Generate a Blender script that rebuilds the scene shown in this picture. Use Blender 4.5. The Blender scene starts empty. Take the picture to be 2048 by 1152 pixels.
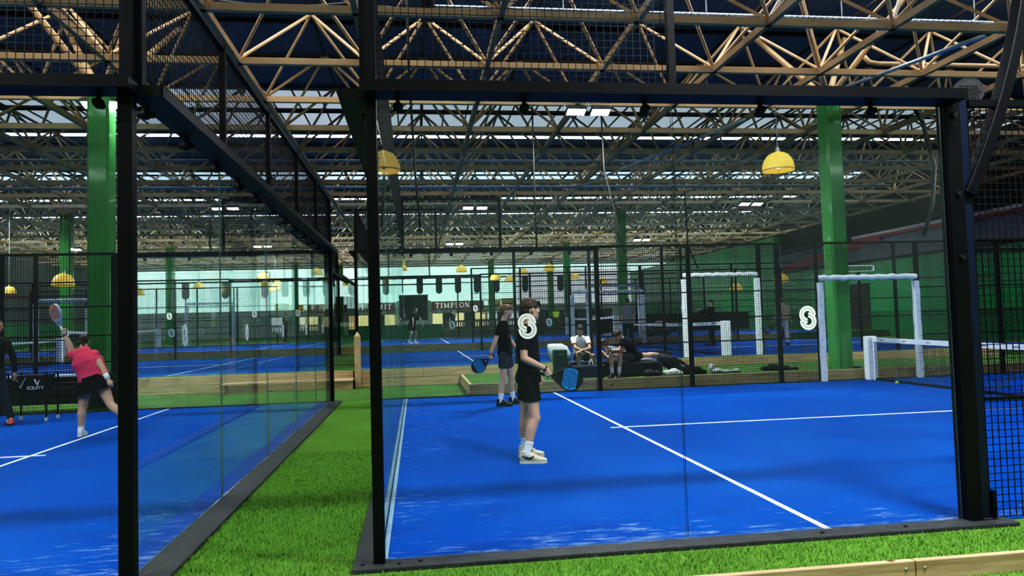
FLOOD_W, WORLD_S, EXPO = 500.0, 0.4, 0.0
import bpy, bmesh, math, random
from mathutils import Vector, Matrix, Quaternion
random.seed(7)
V = Vector
SC = bpy.context.scene
COL = SC.collection
DG = lambda: bpy.context.evaluated_depsgraph_get()
PD = {}

# ------------------------------------------------------------------ materials
def _nt(name):
    m = bpy.data.materials.new(name); m.use_nodes = True
    nt = m.node_tree
    for n in list(nt.nodes): nt.nodes.remove(n)
    out = nt.nodes.new('ShaderNodeOutputMaterial')
    return m, nt, out

def mat(name, col, rough=0.6, var=0.12, scale=6.0, metallic=0.0, spec=0.4, bump=0.0, bscale=None, emit=None, estr=0.0, col2=None, stretch=None, coat=0.0):
    """principled surface whose colour is broken up by noise"""
    m, nt, out = _nt(name)
    N, L = nt.nodes.new, nt.links.new
    b = N('ShaderNodeBsdfPrincipled'); L(b.outputs[0], out.inputs[0])
    tc = N('ShaderNodeTexCoord'); mp = N('ShaderNodeMapping'); L(tc.outputs['Object'], mp.inputs[0])
    if stretch: mp.inputs['Scale'].default_value = stretch
    ns = N('ShaderNodeTexNoise'); ns.inputs['Scale'].default_value = scale; ns.inputs['Detail'].default_value = 4
    L(mp.outputs[0], ns.inputs[0])
    mx = N('ShaderNodeMix'); mx.data_type = 'RGBA'
    c2 = col2 if col2 else tuple(max(0, c * (1 - var * 2)) for c in col)
    mx.inputs['A'].default_value = (*[min(1, c * (1 + (var if not col2 else 0))) for c in col], 1); mx.inputs['B'].default_value = (*c2, 1)
    L(ns.outputs[0], mx.inputs['Factor']); L(mx.outputs['Result'], b.inputs['Base Color'])
    b.inputs['Roughness'].default_value = rough; b.inputs['Metallic'].default_value = metallic
    b.inputs['Specular IOR Level'].default_value = spec
    if coat: b.inputs['Coat Weight'].default_value = coat; b.inputs['Coat Roughness'].default_value = 0.05
    if bump:
        n2 = N('ShaderNodeTexNoise'); n2.inputs['Scale'].default_value = bscale or scale * 8; n2.inputs['Detail'].default_value = 3
        L(mp.outputs[0], n2.inputs[0])
        bp = N('ShaderNodeBump'); bp.inputs['Strength'].default_value = bump; bp.inputs['Distance'].default_value = 0.02
        L(n2.outputs[0], bp.inputs['Height']); L(bp.outputs[0], b.inputs['Normal'])
    if emit:
        b.inputs['Emission Color'].default_value = (*emit, 1); b.inputs['Emission Strength'].default_value = estr
    return m

def emis(name, col, s):
    m, nt, out = _nt(name)
    N, L = nt.nodes.new, nt.links.new
    e = N('ShaderNodeEmission'); e.inputs[1].default_value = s
    tc = N('ShaderNodeTexCoord'); ns = N('ShaderNodeTexNoise'); ns.inputs['Scale'].default_value = 1.3
    L(tc.outputs['Object'], ns.inputs[0])
    mx = N('ShaderNodeMix'); mx.data_type = 'RGBA'
    mx.inputs['A'].default_value = (*col, 1); mx.inputs['B'].default_value = (*[c * .8 for c in col], 1)
    L(ns.outputs[0], mx.inputs['Factor']); L(mx.outputs['Result'], e.inputs[0]); L(e.outputs[0], out.inputs[0])
    return m

def glass_mat(name, tint, haze=0.015, gain=1.0):
    """thin pane: see-through with Schlick reflection (same from both sides) and a trace of dust"""
    m, nt, out = _nt(name)
    N, L = nt.nodes.new, nt.links.new
    tr = N('ShaderNodeBsdfTransparent'); tr.inputs[0].default_value = (*tint, 1)
    gl = N('ShaderNodeBsdfGlossy'); gl.inputs[0].default_value = (0.95, 1, 0.98, 1); gl.inputs['Roughness'].default_value = 0.0
    df = N('ShaderNodeBsdfDiffuse'); df.inputs[0].default_value = (0.75, 0.9, 0.86, 1)
    lw = N('ShaderNodeLayerWeight'); lw.inputs[0].default_value = 0.5
    p = N('ShaderNodeMath'); p.operation = 'POWER'; p.inputs[1].default_value = 4.6; L(lw.outputs['Facing'], p.inputs[0])
    q = N('ShaderNodeMath'); q.operation = 'MULTIPLY_ADD'; q.inputs[1].default_value = 0.75 * gain; q.inputs[2].default_value = 0.012 * gain; L(p.outputs[0], q.inputs[0])
    q.use_clamp = True
    tc = N('ShaderNodeTexCoord'); ns = N('ShaderNodeTexNoise'); ns.inputs['Scale'].default_value = 1.2; ns.inputs['Detail'].default_value = 6
    L(tc.outputs['Object'], ns.inputs[0])
    hz = N('ShaderNodeMath'); hz.operation = 'MULTIPLY'; hz.inputs[1].default_value = haze * 2; L(ns.outputs[0], hz.inputs[0])
    m1 = N('ShaderNodeMixShader'); L(hz.outputs[0], m1.inputs[0]); L(tr.outputs[0], m1.inputs[1]); L(df.outputs[0], m1.inputs[2])
    m2 = N('ShaderNodeMixShader'); L(q.outputs[0], m2.inputs[0]); L(m1.outputs[0], m2.inputs[1]); L(gl.outputs[0], m2.inputs[2])
    L(m2.outputs[0], out.inputs[0])
    return m

# ------------------------------------------------------------------ mesh builder
class MB:
    def __init__(s): s.v = []; s.f = []
    def add(s, vs, fs):
        b = len(s.v); s.v += [tuple(x) for x in vs]; s.f += [tuple(b + i for i in f) for f in fs]; return s
    def box(s, x0, x1, y0, y1, z0, z1):
        vs = [(x, y, z) for z in (z0, z1) for y in (y0, y1) for x in (x0, x1)]
        return s.add(vs, [(0, 2, 3, 1), (4, 5, 7, 6), (0, 1, 5, 4), (2, 6, 7, 3), (0, 4, 6, 2), (1, 3, 7, 5)])
    def bbox(s, x0, x1, y0, y1, z0, z1, b=0.01):
        """box with chamfered edges"""
        bm = bmesh.new(); bmesh.ops.create_cube(bm, size=1)
        for v in bm.verts: v.co = V(((x0 + x1) / 2 + v.co.x * (x1 - x0), (y0 + y1) / 2 + v.co.y * (y1 - y0), (z0 + z1) / 2 + v.co.z * (z1 - z0)))
        bmesh.ops.bevel(bm, geom=bm.edges[:], offset=b, segments=2, affect='EDGES', profile=0.6)
        return s.bm(bm)
    def bm(s, bm, M=None):
        bm.verts.index_update()
        vs = [(M @ v.co if M else v.co.copy()) for v in bm.verts]; fs = [[v.index for v in f.verts] for f in bm.faces]
        bm.free(); return s.add(vs, fs)
    def bar(s, p, q, w, h=None, up=(0, 0, 1), caps=True):
        h = h or w; p, q = V(p), V(q); d = (q - p)
        if d.length < 1e-6: return s
        d.normalize(); u = V(up)
        if abs(d.dot(u)) > .97: u = V((0, 1, 0))
        a = d.cross(u).normalized(); b = a.cross(d).normalized()
        vs = [c + a * (i * w / 2) + b * (j * h / 2) for c in (p, q) for i, j in ((-1, -1), (1, -1), (1, 1), (-1, 1))]
        fs = [(0, 1, 5, 4), (1, 2, 6, 5), (2, 3, 7, 6), (3, 0, 4, 7)]
        if caps: fs += [(3, 2, 1, 0), (4, 5, 6, 7)]
        return s.add(vs, fs)
    def tube(s, p, q, r, r2=None, n=8, caps=True):
        r2 = r if r2 is None else r2; p, q = V(p), V(q); d = (q - p)
        if d.length < 1e-6: return s
        d.normalize(); a = d.orthogonal().normalized(); b = d.cross(a)
        vs = []
        for c, rr in ((p, r), (q, r2)):
            for k in range(n):
                t = 2 * math.pi * k / n; vs.append(c + a * (math.cos(t) * rr) + b * (math.sin(t) * rr))
        fs = [(k, (k + 1) % n, n + (k + 1) % n, n + k) for k in range(n)]
        if caps: fs += [tuple(range(n - 1, -1, -1)), tuple(range(n, 2 * n))]
        return s.add(vs, fs)
    def path(s, pts, r, n=8):
        pts = [V(p) for p in pts]; rs = r if isinstance(r, (list, tuple)) else [r] * len(pts)
        base = len(s.v); a = None
        for i, p in enumerate(pts):
            d = (pts[min(i + 1, len(pts) - 1)] - pts[max(i - 1, 0)]).normalized()
            if a is None: a = d.orthogonal().normalized()
            else: a = (a - d * a.dot(d)).normalized()
            b = d.cross(a)
            for k in range(n):
                t = 2 * math.pi * k / n; s.v.append(tuple(p + a * (math.cos(t) * rs[i]) + b * (math.sin(t) * rs[i])))
        for i in range(len(pts) - 1):
            for k in range(n):
                s.f.append((base + i * n + k, base + i * n + (k + 1) % n, base + (i + 1) * n + (k + 1) % n, base + (i + 1) * n + k))
        s.f.append(tuple(base + k for k in range(n - 1, -1, -1))); e = base + (len(pts) - 1) * n
        s.f.append(tuple(e + k for k in range(n)))
        return s
    def lathe(s, c, prof, n=20, axis='z'):
        """prof: list of (radius, height) from bottom to top, about a vertical axis through c"""
        c = V(c); base = len(s.v)
        for r, h in prof:
            for k in range(n):
                t = 2 * math.pi * k / n; s.v.append(tuple(c + V((math.cos(t) * r, math.sin(t) * r, h))))
        for i in range(len(prof) - 1):
            for k in range(n):
                s.f.append((base + i * n + k, base + i * n + (k + 1) % n, base + (i + 1) * n + (k + 1) % n, base + (i + 1) * n + k))
        return s
    def ball(s, c, rx, ry=None, rz=None, M=None, n=12, m=8):
        ry = ry or rx; rz = rz or rx; c = V(c); base = len(s.v); M = M or Matrix.Identity(3)
        s.v.append(tuple(c + M @ V((0, 0, -rz))))
        for i in range(1, m):
            ph = -math.pi / 2 + math.pi * i / m
            for k in range(n):
                t = 2 * math.pi * k / n
                s.v.append(tuple(c + M @ V((rx * math.cos(ph) * math.cos(t), ry * math.cos(ph) * math.sin(t), rz * math.sin(ph)))))
        s.v.append(tuple(c + M @ V((0, 0, rz)))); top = len(s.v) - 1
        for k in range(n): s.f.append((base, base + 1 + (k + 1) % n, base + 1 + k))
        for i in range(m - 2):
            for k in range(n):
                a = base + 1 + i * n
                s.f.append((a + k, a + (k + 1) % n, a + n + (k + 1) % n, a + n + k))
        a = base + 1 + (m - 2) * n
        for k in range(n): s.f.append((a + k, a + (k + 1) % n, top))
        return s
    def capsule(s, p, q, r1, r2, n=14, m=4, sx=1.0, side=None):
        """closed tapered limb with rounded ends"""
        p, q = V(p), V(q); d = q - p
        if d.length < 1e-5: return s.ball(p, max(r1, r2))
        d.normalize(); a = (side - d * side.dot(d)).normalized() if side is not None else d.orthogonal().normalized(); b = d.cross(a)
        rings = []
        for i in range(m + 1):
            t = math.pi / 2 * i / m; rings.append((p - d * (r1 * math.cos(t)), r1 * math.sin(t)))
        for i in range(m + 1):
            t = math.pi / 2 * i / m; rings.append((q + d * (r2 * math.sin(t)), r2 * math.cos(t)))
        base = len(s.v)
        for c, r in rings:
            r = max(r, 1e-4)
            for k in range(n):
                t = 2 * math.pi * k / n; s.v.append(tuple(c + a * (math.cos(t) * r * sx) + b * (math.sin(t) * r)))
        R = len(rings)
        for i in range(R - 1):
            for k in range(n): s.f.append((base + i * n + k, base + i * n + (k + 1) % n, base + (i + 1) * n + (k + 1) % n, base + (i + 1) * n + k))
        s.f.append(tuple(base + k for k in range(n - 1, -1, -1))); e = base + (R - 1) * n; s.f.append(tuple(e + k for k in range(n)))
        return s
    def loft(s, rings, n=20, pw=2.0):
        """rings: (centre, xaxis, yaxis, rx, ry); superellipse section, closed ends"""
        base = len(s.v)
        for c, ax, ay, rx, ry in rings:
            c, ax, ay = V(c), V(ax), V(ay)
            for k in range(n):
                t = 2 * math.pi * k / n; ct, st = math.cos(t), math.sin(t)
                x = math.copysign(abs(ct) ** (2 / pw), ct); y = math.copysign(abs(st) ** (2 / pw), st)
                s.v.append(tuple(c + ax * (x * rx) + ay * (y * ry)))
        R = len(rings)
        for i in range(R - 1):
            for k in range(n): s.f.append((base + i * n + k, base + i * n + (k + 1) % n, base + (i + 1) * n + (k + 1) % n, base + (i + 1) * n + k))
        s.f.append(tuple(base + k for k in range(n - 1, -1, -1))); e = base + (R - 1) * n; s.f.append(tuple(e + k for k in range(n)))
        return s
    def grid_wires(s, o, u, w, ul, wl, pitch=0.05, t=0.0045, n=None):
        """welded wire mesh: straight wires of thickness t on a pitch, in the plane o + u*ul + w*wl"""
        o, u, w = V(o), V(u), V(w); nn = u.cross(w)
        k = int(round(ul / pitch))
        for i in range(k + 1):
            p = o + u * (ul * i / k); s.bar(p, p + w * wl, t, t, up=nn, caps=False)
        k = int(round(wl / pitch))
        for i in range(k + 1):
            p = o + w * (wl * i / k); s.bar(p, p + u * ul, t, t, up=nn, caps=False)
        return s
    def build(s, name, m=None, parent=None, smooth=False, recalc=True):
        me = bpy.data.meshes.new(name); me.from_pydata(s.v, [], s.f)
        if recalc:
            bm = bmesh.new(); bm.from_mesh(me); bmesh.ops.recalc_face_normals(bm, faces=bm.faces[:]); bm.to_mesh(me); bm.free()
        if smooth:
            for p in me.polygons: p.use_smooth = True
        return link(name, me, m, parent)

def multi(name, parts, parent=None, smooth=False):
    """one mesh from several (builder, material) pairs"""
    allm = MB(); idx = []
    for k, (mb, m) in enumerate(parts):
        allm.add(mb.v, mb.f); idx += [k] * len(mb.f)
    o = allm.build(name, parts[0][1], parent, smooth)
    for _, m in parts[1:]: o.data.materials.append(m)
    o.data.polygons.foreach_set('material_index', idx)
    return o

def link(name, me, m=None, parent=None):
    o = bpy.data.objects.new(name, me); COL.objects.link(o)
    if m:
        me.materials.clear(); me.materials.append(m)
    if parent:
        o.parent = parent; o.matrix_parent_inverse = parent_inv(parent)
    return o

def world_of(p):
    L_ = Matrix.LocRotScale(p.location, p.rotation_euler, p.scale)
    return L_ if p.parent is None else world_of(p.parent) @ p.matrix_parent_inverse @ L_

def parent_inv(p): return world_of(p).inverted()

def tag(o, label=None, cat=None, group=None, kind=None):
    if label: o['label'] = label
    if cat: o['category'] = cat
    if group: o['group'] = group
    if kind: o['kind'] = kind
    return o

def thing(name, label, cat, loc=(0, 0, 0), group=None, rot=0.0):
    o = bpy.data.objects.new(name, None); COL.objects.link(o)
    o.empty_display_size = 0.1; o.location = loc; o.rotation_euler = (0, 0, rot)
    return tag(o, label, cat, group)

def struct(name, mb, m, smooth=False):
    return tag(mb.build(name, m, None, smooth), kind='structure')

def copy_tree(o, parent=None):
    c = o.copy(); COL.objects.link(c); inv = o.matrix_parent_inverse.copy()
    if parent is not None: c.parent = parent; c.matrix_parent_inverse = inv
    for ch in list(o.children): copy_tree(ch, c)
    return c

def remesh(mb, name, m, parent=None, voxel=0.008, it=6):
    """melt the shapes of a builder into one continuous skin"""
    o = mb.build('tmp', None, None)
    r = o.modifiers.new('r', 'REMESH'); r.mode = 'VOXEL'; r.voxel_size = voxel
    sm = o.modifiers.new('s', 'SMOOTH'); sm.factor = 0.5; sm.iterations = it
    me = bpy.data.meshes.new_from_object(o.evaluated_get(DG()))
    me0 = o.data; bpy.data.objects.remove(o); bpy.data.meshes.remove(me0)
    for p in me.polygons: p.use_smooth = True
    me.name = name
    return link(name, me, m, parent)

def flat_shape(outlines, depth, name, m, parent=None, M=None):
    """extruded flat shape: first outline is the edge, the others are holes"""
    cu = bpy.data.curves.new(name, 'CURVE'); cu.dimensions = '2D'; cu.fill_mode = 'BOTH'; cu.extrude = depth / 2
    for pts in outlines:
        sp = cu.splines.new('POLY'); sp.points.add(len(pts) - 1); sp.use_cyclic_u = True
        for i, (x, y) in enumerate(pts): sp.points[i].co = (x, y, 0, 1)
    o = bpy.data.objects.new(name, cu); COL.objects.link(o)
    me = bpy.data.meshes.new_from_object(o.evaluated_get(DG()))
    bpy.data.objects.remove(o); bpy.data.curves.remove(cu)
    if M: me.transform(M)
    return link(name, me, m, parent)

def text_mesh(s, size, name, m, parent, M, depth=0.004):
    cu = bpy.data.curves.new(name, 'FONT'); cu.body = s; cu.size = size; cu.extrude = depth; cu.align_x = 'CENTER'; cu.align_y = 'CENTER'
    o = bpy.data.objects.new(name, cu); COL.objects.link(o)
    me = bpy.data.meshes.new_from_object(o.evaluated_get(DG()))
    bpy.data.objects.remove(o); bpy.data.curves.remove(cu)
    me.transform(M)
    return link(name, me, m, parent)

def circ(cx, cy, r, n=20, rx=None): return [(cx + (rx or r) * math.cos(2 * math.pi * k / n), cy + r * math.sin(2 * math.pi * k / n)) for k in range(n)]

def clip(poly, a, b, c):
    """keep the side of a polygon where a*x + b*y <= c"""
    out = []
    for i, p in enumerate(poly):
        q = poly[(i + 1) % len(poly)]
        dp, dq = a * p[0] + b * p[1] - c, a * q[0] + b * q[1] - c
        if dp <= 0: out.append(p)
        if (dp < 0) != (dq < 0) and abs(dp - dq) > 1e-9:
            t = dp / (dp - dq); out.append((p[0] + t * (q[0] - p[0]), p[1] + t * (q[1] - p[1])))
    return out
# ------------------------------------------------------------------ palette
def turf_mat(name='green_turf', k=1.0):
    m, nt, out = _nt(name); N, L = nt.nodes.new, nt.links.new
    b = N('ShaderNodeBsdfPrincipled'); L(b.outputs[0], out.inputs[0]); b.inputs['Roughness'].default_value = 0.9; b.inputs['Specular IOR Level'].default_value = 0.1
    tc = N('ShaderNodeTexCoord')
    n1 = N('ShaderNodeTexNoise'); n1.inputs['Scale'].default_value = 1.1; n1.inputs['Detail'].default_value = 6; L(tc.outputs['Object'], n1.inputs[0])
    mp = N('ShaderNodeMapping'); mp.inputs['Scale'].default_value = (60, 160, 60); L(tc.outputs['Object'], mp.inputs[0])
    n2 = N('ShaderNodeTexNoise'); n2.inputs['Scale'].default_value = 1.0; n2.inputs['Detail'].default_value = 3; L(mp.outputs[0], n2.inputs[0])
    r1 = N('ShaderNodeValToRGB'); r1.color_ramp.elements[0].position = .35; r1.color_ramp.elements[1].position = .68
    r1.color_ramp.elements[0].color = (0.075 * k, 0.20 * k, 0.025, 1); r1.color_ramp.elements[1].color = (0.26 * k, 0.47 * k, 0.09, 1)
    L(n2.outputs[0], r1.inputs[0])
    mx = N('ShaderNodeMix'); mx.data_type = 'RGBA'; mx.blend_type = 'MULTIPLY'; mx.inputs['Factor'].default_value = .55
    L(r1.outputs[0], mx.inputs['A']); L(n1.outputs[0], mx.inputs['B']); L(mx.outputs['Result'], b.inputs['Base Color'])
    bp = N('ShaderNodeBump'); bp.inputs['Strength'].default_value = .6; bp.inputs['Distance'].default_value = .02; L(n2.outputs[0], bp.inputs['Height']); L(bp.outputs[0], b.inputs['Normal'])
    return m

def court_mat(name, seed):
    """blue sanded court carpet, sand drifts near the glass show as pale streaks"""
    m, nt, out = _nt(name); N, L = nt.nodes.new, nt.links.new
    b = N('ShaderNodeBsdfPrincipled'); L(b.outputs[0], out.inputs[0]); b.inputs['Roughness'].default_value = 0.9; b.inputs['Specular IOR Level'].default_value = 0.03
    tc = N('ShaderNodeTexCoord')
    n1 = N('ShaderNodeTexNoise'); n1.inputs['Scale'].default_value = .7; n1.inputs['Detail'].default_value = 5; L(tc.outputs['Object'], n1.inputs[0])
    r1 = N('ShaderNodeValToRGB'); r1.color_ramp.elements[0].position = .3; r1.color_ramp.elements[1].position = .75
    r1.color_ramp.elements[0].color = (0.0, 0.070, 0.345, 1); r1.color_ramp.elements[1].color = (0.0, 0.098, 0.44, 1)
    L(n1.outputs[0], r1.inputs[0])
    mp = N('ShaderNodeMapping'); mp.inputs['Scale'].default_value = (2.0, 9, 1); mp.inputs['Location'].default_value = (seed, seed * 2, 0); L(tc.outputs['Object'], mp.inputs[0])
    n2 = N('ShaderNodeTexNoise'); n2.inputs['Scale'].default_value = 1.6; n2.inputs['Detail'].default_value = 8; n2.inputs['Roughness'].default_value = .75; L(mp.outputs[0], n2.inputs[0])
    n3 = N('ShaderNodeTexNoise'); n3.inputs['Scale'].default_value = .55; n3.inputs['Detail'].default_value = 2
    mp3 = N('ShaderNodeMapping'); mp3.inputs['Location'].default_value = (seed * 3 + 1.3, seed, 0); L(tc.outputs['Object'], mp3.inputs[0]); L(mp3.outputs[0], n3.inputs[0])
    # more sand close to the near glass (y small)
    sx = N('ShaderNodeSeparateXYZ'); L(tc.outputs['Object'], sx.inputs[0])
    edge = N('ShaderNodeMapRange'); edge.inputs[1].default_value = 0.0; edge.inputs[2].default_value = 1.0; edge.inputs[3].default_value = .19; edge.inputs[4].default_value = 0.0; L(sx.outputs['Y'], edge.inputs[0])
    a1 = N('ShaderNodeMath'); a1.operation = 'MULTIPLY_ADD'; a1.inputs[1].default_value = .32; L(n3.outputs[0], a1.inputs[0]); L(n2.outputs[0], a1.inputs[2])
    a2 = N('ShaderNodeMath'); a2.operation = 'ADD'; L(a1.outputs[0], a2.inputs[0])
    ab = N('ShaderNodeMath'); ab.operation = 'ABSOLUTE'; L(sx.outputs['X'], ab.inputs[0])
    e2 = N('ShaderNodeMapRange'); e2.inputs[1].default_value = 0.0; e2.inputs[2].default_value = 1.6; e2.inputs[3].default_value = .13; e2.inputs[4].default_value = 0.0; L(ab.outputs[0], e2.inputs[0])
    em = N('ShaderNodeMath'); em.operation = 'MAXIMUM'; L(edge.outputs[0], em.inputs[0]); L(e2.outputs[0], em.inputs[1]); L(em.outputs[0], a2.inputs[1])
    r2 = N('ShaderNodeValToRGB'); r2.color_ramp.elements[0].position = .83; r2.color_ramp.elements[1].position = 1.0; r2.color_ramp.elements[0].color = (0, 0, 0, 1); r2.color_ramp.elements[1].color = (.65, .65, .65, 1)
    L(a2.outputs[0], r2.inputs[0])
    mx = N('ShaderNodeMix'); mx.data_type = 'RGBA'; mx.inputs['B'].default_value = (.42, .52, .72, 1)
    L(r2.outputs[0], mx.inputs['Factor']); L(r1.outputs[0], mx.inputs['A']); L(mx.outputs['Result'], b.inputs['Base Color'])
    n4 = N('ShaderNodeTexNoise'); n4.inputs['Scale'].default_value = 140; L(tc.outputs['Object'], n4.inputs[0])
    bp = N('ShaderNodeBump'); bp.inputs['Strength'].default_value = .35; bp.inputs['Distance'].default_value = .01; L(n4.outputs[0], bp.inputs['Height']); L(bp.outputs[0], b.inputs['Normal'])
    return m

def timber_mat():
    m, nt, out = _nt('pale_timber'); N, L = nt.nodes.new, nt.links.new
    b = N('ShaderNodeBsdfPrincipled'); L(b.outputs[0], out.inputs[0]); b.inputs['Roughness'].default_value = .75; b.inputs['Specular IOR Level'].default_value = .2
    tc = N('ShaderNodeTexCoord'); mp = N('ShaderNodeMapping'); mp.inputs['Scale'].default_value = (.8, 14, 14); L(tc.outputs['Object'], mp.inputs[0])
    n1 = N('ShaderNodeTexNoise'); n1.inputs['Scale'].default_value = 2.2; n1.inputs['Detail'].default_value = 5; L(mp.outputs[0], n1.inputs[0])
    r = N('ShaderNodeValToRGB'); e = r.color_ramp.elements; e[0].position = .3; e[0].color = (.38, .265, .145, 1); e[1].position = .7; e[1].color = (.66, .51, .32, 1); L(n1.outputs[0], r.inputs[0])
    vo = N('ShaderNodeTexVoronoi'); vo.inputs['Scale'].default_value = 1.9
    mp2 = N('ShaderNodeMapping'); mp2.inputs['Scale'].default_value = (1, 1, 1.8); L(tc.outputs['Object'], mp2.inputs[0]); L(mp2.outputs[0], vo.inputs[0])
    k = N('ShaderNodeMapRange'); k.inputs[1].default_value = .035; k.inputs[2].default_value = .075; L(vo.outputs['Distance'], k.inputs[0])
    n2 = N('ShaderNodeTexNoise'); n2.inputs['Scale'].default_value = .45; L(tc.outputs['Object'], n2.inputs[0])
    mz = N('ShaderNodeMix'); mz.data_type = 'RGBA'; mz.blend_type = 'MULTIPLY'; mz.inputs['Factor'].default_value = .35; L(r.outputs[0], mz.inputs['A']); L(n2.outputs[0], mz.inputs['B'])
    mx = N('ShaderNodeMix'); mx.data_type = 'RGBA'; mx.inputs['A'].default_value = (.1, .05, .025, 1); L(k.outputs[0], mx.inputs['Factor']); L(mz.outputs['Result'], mx.inputs['B'])
    L(mx.outputs['Result'], b.inputs['Base Color'])
    return m

def deck_mat():
    m, nt, out = _nt('navy_roof_sheet'); N, L = nt.nodes.new, nt.links.new
    b = N('ShaderNodeBsdfPrincipled'); L(b.outputs[0], out.inputs[0]); b.inputs['Roughness'].default_value = .42; b.inputs['Specular IOR Level'].default_value = .5
    tc = N('ShaderNodeTexCoord'); wv = N('ShaderNodeTexWave'); wv.bands_direction = 'X'; wv.wave_profile = 'SAW'; wv.inputs['Scale'].default_value = 1.0; wv.inputs['Distortion'].default_value = 0
    L(tc.outputs['Object'], wv.inputs[0])
    r = N('ShaderNodeValToRGB'); e = r.color_ramp.elements; e[0].position = .0; e[0].color = (.03, .05, .075, 1); e[1].position = .1; e[1].color = (.17, .24, .345, 1); L(wv.outputs[0], r.inputs[0])
    n = N('ShaderNodeTexNoise'); n.inputs['Scale'].default_value = .6; L(tc.outputs['Object'], n.inputs[0])
    mx = N('ShaderNodeMix'); mx.data_type = 'RGBA'; mx.blend_type = 'MULTIPLY'; mx.inputs['Factor'].default_value = .5; L(r.outputs[0], mx.inputs['A']); L(n.outputs[0], mx.inputs['B'])
    L(mx.outputs['Result'], b.inputs['Base Color'])
    bp = N('ShaderNodeBump'); bp.inputs['Strength'].default_value = .5; L(wv.outputs[0], bp.inputs['Height']); L(bp.outputs[0], b.inputs['Normal'])
    return m

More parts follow.
